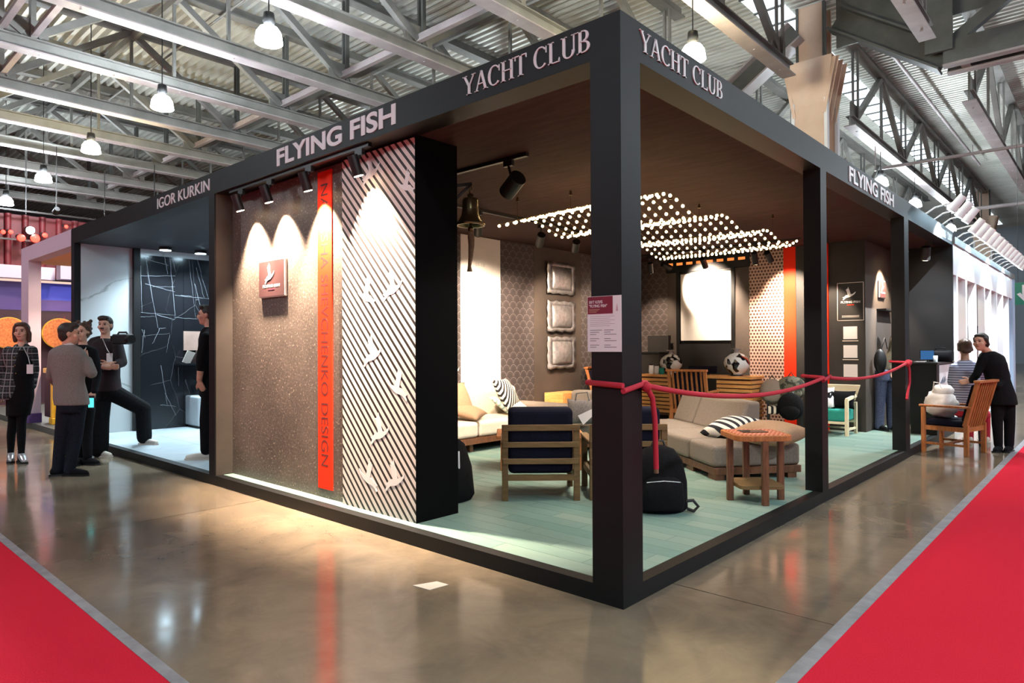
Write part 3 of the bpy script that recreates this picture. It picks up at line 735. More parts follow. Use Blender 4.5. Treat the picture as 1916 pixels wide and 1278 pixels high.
# lounge walls
lw = empty('lounge_left_wall', (0, 0, 0), 0, 'lounge wall with scallop wallpaper, white poster and brown panel', 'wall')
X = -5.15
bx('core', darkw, -5.37, X-.012, .62, 10.25, F, HB, lw)
bx('flower_wallpaper', damask_x, X-.012, X-.004, .62, 3.62, F, HB, lw)
wp = bx('white_poster', whitep, X-.012, X, 3.625, 4.482, .75, HB-.01, lw); wp['label'] = 'tall white poster panel with faint drawing'
bx('scallop_wallpaper', damask_x, X-.012, X-.004, 4.486, 5.30, F, HB, lw)
bx('brown_panel', brownw, X-.012, X-.002, 5.304, 6.62, F, HB, lw)
bx('scallop_wallpaper', damask_x, X-.012, X-.004, 6.625, 8.5, F, HB, lw)
for yy, zz, s in [(3.35, 2.35, .3), (3.45, 1.95, .25), (3.35, 1.55, .28), (3.5, 1.15, .25), (3.0, 2.1, .3), (2.7, 1.5, .3)]:
    fish('fish_motif', whitep, side_plane(yy, zz, X-.004), s, lw)
lettering('lettering', '01-10', plain('faint_print', (196, 190, 184), .7), side_plane(3.93, 2.73, X), .2, .05, .002, lw)
MB().prism([(0, .2), (.06, .9), (.1, 1.1), (.09, .85), (.12, .6), (.2, .05), (.12, .0)], .003, side_plane(3.98, .95, X)).build('torso_drawing', mottled('skin_tone_print', (246, 226, 206), (240, 206, 180), .6, 3), lw)
MB().prism([(0, .0), (.05, .12), (.09, .2), (.08, .05)], .003, side_plane(3.92, 2.1, X)).build('torso_drawing', bpy.data.materials['skin_tone_print'], lw)

bw = empty('lounge_back_wall', (0, 0, 0), 0, 'rear lounge wall with scallop, dotted and orange panels around a black niche', 'wall')
Y8 = 8.52
bx('core', darkw, -5.2, -1.47, Y8+.012, Y8+.12, F, HB, bw)
bx('scallop_wallpaper', damask_y, -5.13, -4.44, Y8, Y8+.012, F, HB, bw)
bx('brown_panel', brownw, -4.44, -4.24, Y8-.04, Y8+.012, F, HB-.28, bw)
bx('brown_panel', brownw, -3.07, -2.81, Y8-.04, Y8+.012, F, HB-.28, bw)
bx('niche_back', black, -4.24, -3.07, Y8, Y8+.012, F, 2.93, bw)
for x0, x1 in ((-4.24, -4.17), (-3.14, -3.07)): bx('niche_jamb', black, x0, x1, Y8-.06, Y8, F, 2.93, bw)
bx('niche_base', blackm, -4.17, -3.14, Y8-.07, Y8, .6, 1.54, bw)
bx('niche_head', black, -4.46, -2.79, Y8-.05, Y8+.012, 2.92, HB-.14, bw)
bx('niche_head', black, -4.46, -2.79, Y8-.05, Y8+.012, HB-.09, HB, bw)
for k in range(8):
    x = -4.44+k*.205; bx('amber_slot', slotglow, x, x+.13, Y8-.045, Y8+.012, HB-.14, HB-.09, bw)
    bx('slot_divider', black, x+.13, x+.205, Y8-.05, Y8+.012, HB-.14, HB-.09, bw)
bx('dotted_panel', dots, -2.81, -2.205, Y8-.03, Y8+.012, F, HB, bw)
bx('orange_panel', orange, -2.205, -2.0, Y8-.03, Y8+.012, F, HB, bw); bx('edge_strip', darkw, -2.0, -1.56, Y8-.02, Y8+.012, F, HB, bw)
bx('orange_panel', orange, -1.555, -1.475, Y8-.05, Y8+.012, F, HB, bw)
t = empty('projection_screen', (-3.65, Y8-.03, 1.6), 0, 'bright white satin sheet hung in the black niche', 'screen')
MB().box(-.505, .505, -.012, 0, 0, 1.27).build('sheet', whitep, t, .004); MB().box(-.515, .515, -.02, .004, 1.27, 1.29).build('top_rail', blackm, t)

qb = empty('info_pillar', (0, 0, 0), 0, 'dark brown information pillar with framed fish logo and three pale squares', 'pillar')
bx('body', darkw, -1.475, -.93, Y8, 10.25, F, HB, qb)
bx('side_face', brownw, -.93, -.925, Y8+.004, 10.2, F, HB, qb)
M = front_plane(-1.145, 1.90, Y8)
for q in ((-.20, .20, 0, .008), (-.20, .20, .612, .62), (-.20, -.192, 0, .62), (.192, .20, 0, .62)): MB().box(q[0], q[1], q[2], q[3], 0, .004, M).build('frame_line', lightframe, qb)
fish('fish_emblem', whitep, M @ T(0, .43, 0), .24, qb)
lettering('lettering', 'FLYING FISH', whitep, M @ T(-.145, .285, 0), .29, .035, .003, qb, .02)
MB().box(-.05, .05, .25, .262, 0, .003, M).build('red_line', orange, qb)
for z in (.075, .055): MB().box(-.13, .13, z, z+.008, 0, .003, M).build('text_line', lightframe, qb)
for z in (1.60, 1.295, .985):
    MB().box(-.105, .105, 0, .205, 0, .004, front_plane(-1.15, z, Y8)).build('pale_square', paperw, qb)
    MB().box(-.12, .12, -.035, -.022, 0, .003, front_plane(-1.15, z, Y8)).build('text_line', lightframe, qb)
logo_board(side_plane(9.46, 2.30, -.925), .40, .30, 'small brown logo board on the lit side of the dark pillar')
tag(bx('shelf_board', blackm, -.925, -.78, 9.2, 10.0, 2.08, 2.11), 'thin black shelf on the lit side of the dark pillar', 'shelf')
kw = bx('black_wall', black, -.93, 0, 10.2, 10.26, F, HB); tag(kw, 'plain black end wall behind the reception counter', 'wall')

# reception counter and what stands on it
t = empty('reception_counter', (0, 0, 0), 0, 'black reception counter with white poster on its aisle end', 'counter')
bx('body', black, -.36, .0, 8.8, 10.15, F, 1.20, t); bx('top', blackm, -.39, .02, 8.77, 10.18, 1.20, 1.23, t, .005)
po = bx('poster', paperw, 0, .006, 8.98, 9.9, .30, 1.18, t)
for k in range(7): MB().bar((.006, 9.05+.05*k, .9), (.006, 9.2+.05*k, .95+.02*(k % 3)), .03, .004, (1, 0, 0)).build('poster_stroke', plain('stroke_%d' % k, (120, 132, 150), .7), po)
t = empty('desk_screen', (-.16, 9.0, 1.23), .25, 'small blue screened monitor on the reception counter', 'monitor')
MB().box(-.07, .07, -.06, .06, 0, .012).build('foot', blackm, t); MB().box(-.10, .10, -.008, .008, .03, .19).build('casing', blackm, t)
MB().box(-.09, .09, -.011, -.008, .04, .18).build('display', glow('blue_display', (50, 110, 170), .7), t); MB().cyl((0, 0, .01), (0, 0, .05), .012, n=8).build('stem', blackm, t)
t = empty('handbag', (-.04, 9.35, 1.23), .3, 'black handbag lying on the reception counter', 'bag')
MB().pillow(.34, .2, .16, T(0, 0, .085, PI/2), 10).build('body', blackcloth, t); MB().tube([(-.1, 0, .14), (-.06, 0, .22), (.06, 0, .22), (.1, 0, .14)], .008).build('handle', blackcloth, t)
t = empty('leaflet_stack', (-.25, 8.9, 1.23), .4, 'white leaflets lying at the counter corner', 'leaflets')
for k in range(3): MB().box(-.07+.01*k, .07+.01*k, -.05, .05, .004*k, .004*k+.004).build('leaflet', paperw, t)
t = empty('water_glass', (-.05, 9.0, 1.23), 0, 'small clear glass at the aisle end of the counter', 'glass')
MB().lathe([(.03, 0), (.034, .1), (.031, .1), (.027, .006)], 14).build('tumbler', plain('clear_glass', (210, 220, 222), .05), t)

# poster on the corner post
t = empty('notice_poster', (0, 0, 0), 0, 'white notice with burgundy heading taped on the corner post', 'poster')
M = front_plane(-.235, 1.468, -.004)
MB().box(0, .236, 0, .325, 0, .003, M).build('sheet', paperw, t); hb_ = MB().box(.003, .178, .222, .323, .003, .0045, M).build('heading_block', burg, t)
lettering('lettering', 'ЯХТ КЛУБ', paperw, M @ T(.014, .283, .0045), .095, .017, .001, hb_, .01); lettering('lettering', '“FLYING FISH”', paperw, M @ T(.014, .260, .0045), .128, .017, .001, hb_, .01)
for k in range(3): MB().box(.014, .09-.012*k, .247-.008*k, .250-.008*k, .0045, .005, M).build('text_line', tanf, t)
MB().prism([(.2, .235), (.215, .235), (.208, .28)], .001, M @ T(0, 0, .003)).build('sail_drawing', plain('faint_red', (196, 160, 166), .7), t)
for k in range(6): MB().box(.018, .19-.03*(k % 2), .205-.011*k, .208-.011*k, .003, .0036, M).build('text_line', plain('faint_grey', (182, 172, 174), .7) if k == 0 else MATS['faint_grey'], t)
for k in range(9):
    for c in (0, 1):
        if k in (3, 6): continue
        MB().box(.018+.1*c, .018+.1*c+.085-.02*((k+c) % 3), .125-.0125*k, .1285-.0125*k, .003, .0036, M).build('text_line', inkgrey, t)

# ------------------------------------------------------------------ lounge lights
def track(name_lab, x0, x1, y0, y1, z=HB):
    return tag(bx('light_track', blackm, x0, x1, y0, y1, z-.035, z), name_lab, 'track')
track('thin black light track under the front fascia above the speckled wall', -4.95, -2.46, .03, .065)
WCOL = (1.0, .78, .58)
for k, (x, ax, lab) in enumerate([(-4.70, -4.66, 'first black spotlight under the front fascia beside the marble bay'), (-4.10, -4.06, 'second black spotlight under the front fascia'), (-3.38, -3.36, 'third black spotlight under the front fascia beside the orange strip'), (-2.60, -2.56, 'black spotlight under the front fascia over the striped panel')]):
    spot(lab, (x, .048, HB-.035), (x, .0, 3.02), (ax, .2, 2.42), (900, 900, 1050, 1600)[k], 82, .7, WCOL, group='fascia spotlights')
track('black ceiling track running over the bell', -4.2, -1.70, 1.13, 1.17)
spot('boxy black spotlight on the near ceiling track beside the bell', (-1.92, 1.15, HB-.035), (-1.85, 1.13, 2.93), (-5.1, 2.1, 1.3), 500, 45, .5, WCOL, r=.075, L=.22)
spot('black spotlight on the near ceiling track hidden by the striped wall', (-3.4, 1.15, HB-.035), (-3.4, 1.2, 2.93), (-4.6, 3.6, .5), 700, 50, .5, WCOL, r=.06, L=.2)
track('black ceiling track above the lounge along the poster wall', -3.72, -3.68, 1.3, 6.9)
for y, ay, lab, pw_ in [(2.55, 4.0, 'black spotlight beyond the bell aimed at the white poster', 1100), (3.75, 4.9, 'black spotlight under the light net aimed at the scallop wallpaper', 260), (4.55, 6.0, 'black spotlight next to the corner post aimed at the wall pillows', 420), (1.9, 3.0, 'black spotlight close behind the bell', 220), (6.0, 7.3, 'black spotlight hidden behind the corner post', 260)]:
    spot(lab, (-3.7, y, HB-.035), (-3.74, y+.03, 2.96), (-5.15, ay, 1.7), pw_, 62, .8, WCOL, r=.055, L=.2)
track('black ceiling track in front of the rear lounge wall', -4.6, -1.6, 7.56, 7.60)
for x, ax, az, lab, pw_ in [(-4.3, -4.7, 1.6, 'black spotlight above the scallop panel in the rear corner', 150), (-3.98, -3.65, 2.62, 'pale ended spotlight above the screen', 1500), (-3.25, -3.3, 2.1, 'black spotlight above the screen, next to the dotted panel', 300), (-2.35, -2.5, 1.6, 'black spotlight above the dotted panel', 330), (-2.12, -2.1, 2.3, 'black spotlight above the orange panel', 560)]:
    spot(lab, (x, 7.58, HB-.035), (x, 7.62, 2.95), (ax, 8.5, az), pw_, 66, .85, WCOL, r=.05, L=.2)
spot('black spotlight grazing the dark information pillar', (-1.45, 7.9, HB), (-1.45, 7.93, 3.0), (-1.42, 8.55, 1.8), 200, 50, .6, WCOL)
spot('black spotlight aimed at the side logo board', (-.52, 9.3, HB), (-.55, 9.32, 3.0), (-.93, 9.5, 2.2), 420, 85, .5, WCOL, r=.06)
spot('black double headed spotlight before the black end wall', (-.22, 9.5, HB), (-.26, 9.5, 3.02), (-.5, 10.2, 1.2), 60, 60, .7, WCOL, r=.07, L=.22)
for k, (px, py, ax, ay, pw_, sz) in enumerate([(-1.25, 1.62, -.8, 1.0, 150, 125), (-1.75, 2.6, -1.6, 3.2, 190, 105), (-2.4, 3.6, -3.0, 3.4, 190, 105), (-3.0, 4.6, -3.4, 4.2, 190, 110), (-.9, 5.9, -.9, 6.2, 260, 115)]):  # fill spotlights added out of sight to light the lounge floor
    spot('added black fill spotlight hidden behind the posts, %s from the corner' % ORD[k], (px, py, HB), (px, py, 3.08), (ax, ay, 0), pw_, sz, .8, (1.0, .84, .68), r=.04, L=.12)

# light net of warm bulbs
net = empty('light_net', (0, 0, 0), 0, 'rippling net of warm glowing bulbs hung under the lounge ceiling', 'light net')
NXB, NYB = 16, 31; bm0 = None; nb = 0; restb = MB()
def netz(x, y): return 2.825 + .062*math.cos(2*PI*(y-2.3)/1.15 + .5*(x+.95)) + .035*math.sin(1.1*(x+2)+.8*y)
for i in range(NXB):
    x = -.97-.122*i; pts = []
    for j in range(NYB):
        y = 1.96+.121*j; z = netz(x, y); pts.append((x, y, z)); nb += 1
        if nb <= 300:
            if bm0 is None: o = MB().ball((0, 0, 0), .0165, 8, 6).build('bulb', bulbm, net); bm0 = o.data
            else: o = bpy.data.objects.new('bulb', bm0); COL.objects.link(o); o.parent = net
            o.location = (x, y, z)
        else: restb.ball((x, y, z), .0165, 8, 6)
    MB().tube([(px, py, pz+.018) for px, py, pz in pts], .003, 5).build('wire', jute, net)
tag(restb.build('far_bulbs', bulbm, net), kind='stuff')
for x, y in ((-2.93, 2.4), (-2.3, 2.56), (-1.61, 3.5), (-1.6, 4.16), (-2.6, 4.8), (-1.2, 5.4)):
    MB().cyl((x, y, netz(x, y)+.03), (x, y, HB), .0025, n=5).cyl((x, y, HB-.05), (x, y, HB), .018, .01, n=10).build('ceiling_hook', brass, net)

# bell on its bracket
t = empty('ship_bell', (-2.06, .62, 2.70), 0, 'aged brass ship bell on a black wall bracket with cord', 'bell')
BX = .0
YB = .19
MB().bar((0, 0, .16), (0, YB+.01, .215), .018, .03).bar((0, 0, .04), (0, YB, .205), .018, .02).build('bracket', blackm, t)
tor = MB(); tor.tube([(BX+.014*math.cos(a), YB, .16+.035*math.sin(a)) for a in [2*PI*k/12 for k in range(13)]], .004, 6).build('chain_link', brass, t)
MB().lathe([(.012, .13), (.028, .12), (.025, .10), (.03, .095)], 16, T(BX, YB)).build('crown', brass, t)
MB().lathe([(.03, .09), (.062, .085), (.07, .07), (.072, .0), (.08, -.06), (.10, -.10), (.128, -.135), (.13, -.15), (.112, -.15), (.07, -.09), (.05, 0)], 28, T(BX, YB)).build('bell_body', brass, t)
MB().tube([(BX, YB, -.09), (BX, YB, -.19)], .01, 8).ball((BX, YB, -.18), .026).build('clapper', brass, t)
MB().tube([(BX, YB, -.20), (BX+.006, YB, -.24), (BX+.01, YB, -.32), (BX, YB, -.42), (BX-.015, YB, -.50), (BX-.012, YB, -.545)], [.012, .03, .026, .02, .014, .024], 10).build('bell_cord', jute, t)

# ------------------------------------------------------------------ lounge furniture
RZ = math.radians(43)
def lounge_chair(loc, rz, label, group):
    t = empty('lounge_armchair', loc, rz, label, 'armchair', group)
    for x in (-.325, .325):
        MB().box(x-.028, x+.028, -.34, -.285, 0, .685).build('rear_leg', oak, t, .004)
        MB().box(x-.028, x+.028, .28, .335, 0, .50).build('front_leg', oak, t, .004)
        MB().box(x-.035, x+.035, -.30, .36, .50, .53).build('armrest', oak, t, .006)
        MB().box(x-.015, x+.015, -.3, .3, .19, .25).build('side_rail', oak, t)
    for z0, z1 in ((.635, .69), (.485, .535), (.335, .385)):
        MB().box(-.345, .345, -.355, -.335, z0, z1).build('back_slat', oak, t, .004)
    MB().box(-.33, .33, -.345, -.30, .185, .235).build('rear_rail', oak, t); MB().box(-.33, .33, .30, .335, .19, .25).build('front_rail', oak, t)
    MB().box(-.295, .295, -.09, .09, 0, .60, T(0, -.225, .24, math.radians(2))).build('back_cushion', navy, t, .05, 4)
    MB().box(-.285, .285, -.26, .33, .25, .40).build('seat_cushion', navy, t, .05, 4)
    return t
c1 = lounge_chair((-1.785-.335*.68, 1.417+.335*.73, F), RZ, 'slatted wooden armchair with navy cushions, whole back visible in the open', 'lounge armchairs')
p1 = Vector((-1.454, 1.718)); p2 = Vector((-.955, 2.21)); mid = (p1+p2)/2
copy_tree(c1, (mid.x-.335*.68, mid.y+.335*.73, F), RZ, label='slatted wooden armchair with navy cushions half hidden by the corner post')

# right sofa
SR = math.radians(-37.6)
s1 = empty('modular_sofa', (-1.02, 3.28, F), SR, 'warm grey modular sofa with low wooden platform, behind side table', 'sofa')
MB().box(-2.62, 0, .02, 1.0, .055, .13).build('platform', walnut, s1, .004)
for x, y in ((-.09, .03), (-.09, .85), (-.62, .03), (-1.6, .03), (-2.5, .03), (-2.5, .85)): MB().box(x-.09, x+.08, y, y+.1, 0, .06).build('leg', walnut, s1)
for x0, x1 in ((-.585, -.005), (-1.5, -.60), (-2.6, -1.515)): MB().box(x0, x1, 0.0, 1.0, .13, .36).build('seat_cushion', greyf, s1, .045, 4)
for x0, x1 in ((-1.98, -.80), (-2.6, -1.995)):
    MB().prism([(.68, .34), (1.0, .34), (1.02, .74), (.84, .74)], x1-x0, basis((x0, 0, 0), (0, 1, 0), (0, 0, 1))).build('back_cushion', greyf, s1, .05, 4)
def place(o, *a): return o
M1 = basis((-1.02, 3.28, F), (.792, -.610, 0), (.610, .792, 0))
def on_sofa(x, y, z): return M1 @ Vector((x, y, z))
p = on_sofa(-.50, .38, .50)
t = tag(MB().pillow(.50, .50, .20, T(0, 0, 0, 0, 0, 0)).build('throw_pillow', zebra, None, 0, 2, True), 'navy and white striped pillow lying on the grey sofa end', 'pillow'); t.location = on_sofa(-.63, .52, .47); t.rotation_euler = (.30, -.05, SR+.35)
t = tag(MB().pillow(.62, .62, .24).build('throw_pillow', tanf, None, 0, 2, True), 'plain tan pillow lying flat on the grey sofa corner', 'pillow'); t.location = on_sofa(-.03, .66, .475); t.rotation_euler = (.08, .05, SR+.5)

# grey return module and things on it
s2 = empty('sofa_module', (-3.46, 4.50, F), math.radians(12), 'warm grey sofa module with one back cushion, seen behind the navy armchair', 'sofa')
MB().box(-.42, .36, -.5, .5, .055, .13).build('platform', walnut, s2); MB().box(-.41, .35, -.5, .3, .13, .36).build('seat_cushion', greyf, s2, .045, 4)
MB().box(-.43, .36, .28, .52, .13, .75).build('back_cushion', greyf, s2, .06, 4)
for x in (-.35, .29):
    for y in (-.42, .42): MB().box(x-.05, x+.05, y-.05, y+.05, 0, .06).build('leg', walnut, s2)
t = empty('tote_bag', (-3.18, 3.96, F+.37), math.radians(30), 'grey felt tote bag with white papers on the grey sofa module', 'bag')
MB().pillow(.42, .34, .16, T(0, 0, .16, PI/2-.2), 10).build('body', mottled('grey_felt', (92, 88, 88), (116, 110, 108), .95, 50), t, 0, 2, True)
MB().tube([(-.1, 0, .28), (-.08, .0, .40), (.06, .02, .42), (.1, 0, .28)], .01).build('handle', MATS['grey_felt'], t)
MB().prism([(-.05, .12), (.16, .22), (.19, .16), (.02, 0)], .01, basis((0, -.11, 0), (1, 0, 0), (0, 0, 1))).build('paper', paperw, t)

# cream sofa by the poster wall
s3 = empty('cream_sofa', (-5.10, 3.9, F), 0, 'brightly lit cream corner sofa on dark platform under the white poster', 'sofa')
MB().box(.05, .88, -2.2, .95, .11, .19).build('platform', walnut, s3)
for y in (-1.3, -.9, .2, .85): MB().box(.72, .80, y-.03, y+.03, 0, .11).build('leg', walnut, s3); MB().box(.1, .18, y-.03, y+.03, 0, .11).build('leg', walnut, s3)
for y0, y1 in ((-2.2, -.83), (-.82, .62)):
    MB().box(.22, .88, y0, y1, .19, .40).build('seat_cushion', cream, s3, .05, 4)
    MB().box(.0, .26, y0, y1, .19, .80).build('back_cushion', cream, s3, .07, 4)
MB().box(.05, 1.12, .63, .95, .15, .54).build('end_arm', greyf, s3, .06, 4)
for (x, y, z, rx, ry, rz, wd, tk, m, lab) in [(-4.62, 4.05, .80, .0, 1.05, .35, .52, .18, zebra_k, 'black and white chevron striped pillow with red edge, on top'), (-4.58, 4.12, .62, .0, .55, .25, .56, .18, zebra_g, 'pale green striped pillow with red edge, underneath'), (-4.68, 3.05, .80, .0, .95, -.2, .5, .2, tanf, 'plain tan pillow leaning on cream sofa by the striped wall'), (-4.5, 3.12, .62, .1, .3, .5, .46, .16, tanf, 'crumpled tan cushion lying below the leaning tan pillow')]:
    t = tag(MB().pillow(wd, wd, tk).build('throw_pillow', m, None, 0, 2, True), lab, 'pillow'); t.location = (x, y, z); t.rotation_euler = (rx, ry, rz)
    if 'red edge' in lab:
        h = wd/2*.97; MB().tube([(h, -h, 0), (h*.93, 0, 0), (h, h, 0)], .011, 6).build('red_edging', ropem, t)
t = empty('low_cabinet', (-4.90, 5.75, F), 0, 'honey coloured low wooden cabinet beside the cream sofa', 'cabinet')
MB().box(-.2, .2, -.25, .35, .08, .62).build('body', teakx, t, .006); MB().box(-.17, .17, -.22, .32, 0, .08).build('base', walnut, t); MB().box(.2, .212, -.22, .32, .12, .58).build('door', teakx, t, .003)
t = empty('coffee_table', (-2.95, 2.72, F), RZ, 'two tier wooden coffee table mostly hidden by the navy armchair', 'table')
MB().box(-.45, .55, -.3, .35, .36, .40).build('tabletop', teak, t, .01); MB().box(-.4, .5, -.27, .32, .15, .18).build('shelf', oak, t, .006)
for x in (-.38, .48):
    for y in (-.24, .29): MB().box(x-.025, x+.025, y-.025, y+.025, 0, .36).build('leg', teak, t)
t = empty('magazine', (-3.1, 2.6, F+.40), .3, 'dark open magazine on the two tier coffee table', 'magazine')
MB().box(-.14, .14, -.1, .1, 0, .006).build('cover', walnut, t); MB().box(-.135, .135, -.095, .095, .006, .010).build('pages', tanf, t)

# round cornered side table
t = empty('side_table', (-.355, 2.73, F), RZ, 'small walnut side table with terracotta tiled top before the grey sofa', 'table')
poly = []
for cx, cy, a0 in ((.165, .165, 0), (-.165, .165, 90), (-.165, -.165, 180), (.165, -.165, 270)):
    poly += [(cx+.09*math.cos(math.radians(a0+15*k)), cy+.09*math.sin(math.radians(a0+15*k))) for k in range(7)]
MB().prism(poly, .05, T(0, 0, .56)).build('tabletop', teak, t, .006); MB().prism([(x*.86, y*.86) for x, y in poly], .006, T(0, 0, .608)).build('tiled_inlay', checks, t)
MB().box(-.13, .10, -.06, .10, .614, .62).build('dark_tile', glass, t)
MB().prism([(x*.78, y*.78) for x, y in poly], .035, T(0, 0, .13)).build('lower_shelf', oak, t, .005)
for x, y in ((.0, -.23), (.0, .23), (-.23, 0), (.23, 0)): MB().box(x-.028, x+.028, y-.022, y+.022, 0, .56).build('leg', walnut, t, .005)

# backpack on the floor
t = empty('backpack', (-.80, 1.80, F), RZ, 'black backpack standing on the planks beside the corner post', 'backpack')
MB().loft([((0, 0, 0), .20, .12), ((0, 0, .03), .24, .15), ((0, 0, .25), .235, .15), ((0, .01, .42), .20, .13), ((0, .02, .52), .13, .09), ((0, .02, .55), .05, .04)], 20).build('body', blackcloth, t)
MB().loft([((.0, -.12, .04), .17, .06), ((0, -.14, .1), .18, .07), ((0, -.13, .26), .165, .06), ((0, -.11, .31), .1, .03)], 16).build('front_pocket', blackcloth, t)
MB().tube([(-.06, .03, .53), (-.04, .03, .59), (.04, .03, .59), (.06, .03, .53)], .01).build('handle', blackm, t)
MB().tube([(.19, -.05, .09), (.27, -.06, .10), (.31, -.07, .05), (.27, -.08, .015), (.22, -.06, .03)], .014).build('strap', blackm, t)
MB().tube([(-.14, -.155, .27), (0, -.175, .285), (.14, -.155, .27)], .004, 5).build('zip', greyp, t)
t = empty('backpack', (-2.40, .90, F), 0, 'black bag leaning at the end of the striped wall', 'backpack')
MB().loft([((0.02, 0, 0), .10, .20), ((.03, 0, .05), .125, .22), ((.02, 0, .3), .11, .2), ((-.0, 0, .5), .06, .15), ((0, 0, .55), .03, .08)], 18).build('body', blackcloth, t)
MB().tube([(.10, -.02, .22), (.115, -.03, .32), (.10, -.02, .46)], .012).build('strap', greyp, t)

# sideboard with vases, chairs near the back
t = empty('sideboard', (0, 0, 0), 0, 'honey coloured slatted teak sideboard along the back of the lounge', 'sideboard')
MB().box(-4.55, -2.40, 7.58, 8.12, .94, .985).build('top', teakx, t, .005)
for k in range(9):
    z = .30+.07*k; MB().box(-3.02, -2.43, 7.60, 7.62, z, z+.05).build('door_slat', teakx, t); MB().box(-2.43, -2.41, 7.62, 8.1, z, z+.05).build('side_slat', teakx, t)
    MB().box(-4.5, -3.9, 7.60, 7.62, z, z+.05).build('door_slat', teakx, t)
MB().box(-3.04, -2.44, 7.63, 8.1, .25, .94).build('cupboard', walnut, t); MB().box(-4.52, -3.88, 7.63, 8.1, .25, .94).build('cupboard', walnut, t)
for x in (-4.5, -3.92, -3.0, -2.46):
    for y in (7.66, 8.06): MB().box(x-.03, x+.03, y-.03, y+.03, F, .25).build('leg', teakx, t)
def vase(loc, s, label):
    t = empty('vase', loc, .6, label, 'vase', 'round vases on the sideboard')
    MB().lathe([(.11*s, 0), (.12*s, .05*s), (.19*s, .10*s), (.26*s, .20*s), (.275*s, .28*s), (.24*s, .38*s), (.14*s, .46*s), (.06*s, .49*s)], 30).build('body', vasep, t)
    MB().lathe([(.06*s, .485*s), (.045*s, .56*s), (.11*s, .575*s), (.11*s, .59*s), (.04*s, .59*s)], 20).build('neck', silver, t)
    MB().lathe([(.13*s, -.0), (.13*s, .03*s), (.11*s, .035*s)], 24).build('base_ring', blackm, t)
vase((-2.76, 7.83, .985), .80, 'round black and white splashed vase standing alone on the sideboard')
vase((-4.02, 7.85, .985), .75, 'round black and white splashed vase behind the white jars')
for k, (x, m, lab, tall) in enumerate([(-4.33, paperw, 'taller white lidded jar on the sideboard', .16), (-4.22, paperw, 'shorter white lidded jar on the sideboard beside the turquoise cup', .15), (-4.12, greenf, 'turquoise cup on the sideboard before the jar side vase', .12), (-3.92, vasep, 'small splashed bowl on the sideboard beside the turquoise cup', .10)]):
    t = empty('jar', (x, 7.68, .985), 0, lab, 'jar'); MB().lathe([(.04, 0), (.05, .04), (.042, tall), (.03, tall)], 16).build('body', m, t)
    if k < 2: MB().cyl((0, 0, tall), (0, 0, tall+.03), .035, n=14).build('lid', blackm, t)
t = empty('metal_case', (-4.65, 8.19, F), 0, 'dark cabinet with raised lid in the scallop papered rear corner', 'cabinet')
MB().box(-.25, .3, -.2, .18, 0, 1.25).build('body', darkw, t, .008); MB().box(-.12, .33, .10, .20, 1.25, 1.60).build('upright_panel', darkw, t, .005); MB().box(-.27, .32, -.22, .2, 1.25, 1.28).build('top', blackm, t)
t = empty('dark_monitor', (-3.42, 7.9, .985), 0, 'dark flat screen standing on the sideboard between the vases', 'monitor')
MB().box(-.27, .27, -.015, .015, .03, .16).build('casing', navy, t, .01); MB().box(-.1, .1, -.06, .06, 0, .03).build('stand', blackm, t)
def teak_chair(loc, rz, label, cush=True, group=None):
    """garden armchair: facing local -y, slatted leaning back at +y"""
    t = empty('teak_armchair', loc, rz, label, 'armchair', group)
    tilt = .16
    for x in (-.29, .29):
        MB().bar((x, -.26, 0), (x, -.26, .64), .05, .05).build('front_leg', teak, t, .004)
        MB().bar((x, .27, 0), (x, .27, .42), .05, .055).build('rear_leg', teak, t, .004)
        MB().bar((x, .25, .40), (x, .25+tilt, 1.0), .05, .05).build('back_post', teak, t, .004)
        MB().box(x-.035, x+.035, -.31, .33, .64, .67).build('armrest', teak, t, .006)
        MB().box(x-.015, x+.015, -.25, .27, .32, .38).build('side_rail', teak, t); MB().box(x-.012, x+.012, -.25, .27, .12, .15).build('stretcher', teak, t)
    MB().box(-.29, .29, -.28, -.25, .32, .38).build('front_rail', teak, t); MB().box(-.29, .29, .25, .28, .32, .38).build('rear_rail', teak, t)
    MB().box(-.29, .29, -.012, .012, .12, .15).build('stretcher', teak, t)
    MB().box(-.33, .33, -.04, .04, 0, .035, T(0, .25+tilt, .99)).build('top_rail', teak, t, .006)
    for k in range(7):
        x = -.225+.075*k; MB().bar((x, .25, .38), (x, .25+tilt, 1.0), .03, .016).build('back_slat', teak, t)
    if cush:
        MB().box(-.27, .27, -.27, .24, .38, .47).build('seat_cushion', navy, t, .03, 3)
        MB().box(-.25, .25, -.04, .04, 0, .52, T(0, .22, .46, -.26)).build('back_cushion', navy, t, .03, 3)
    return t
t1 = teak_chair((-3.05, 6.85, F), math.radians(170), 'teak slat back armchair tucked toward the sideboard, seen from behind', True)
t1.rotation_euler = (0, 0, math.radians(190))
t2 = copy_tree(t1, (-5.0+.25, 7.0, F), math.radians(115), label='teak armchair with navy cushion near the wall pillows')
t3 = copy_tree(t1, (.36, 7.84, 0), math.radians(-102), label='teak slat back armchair on the concrete aisle beside the counter')
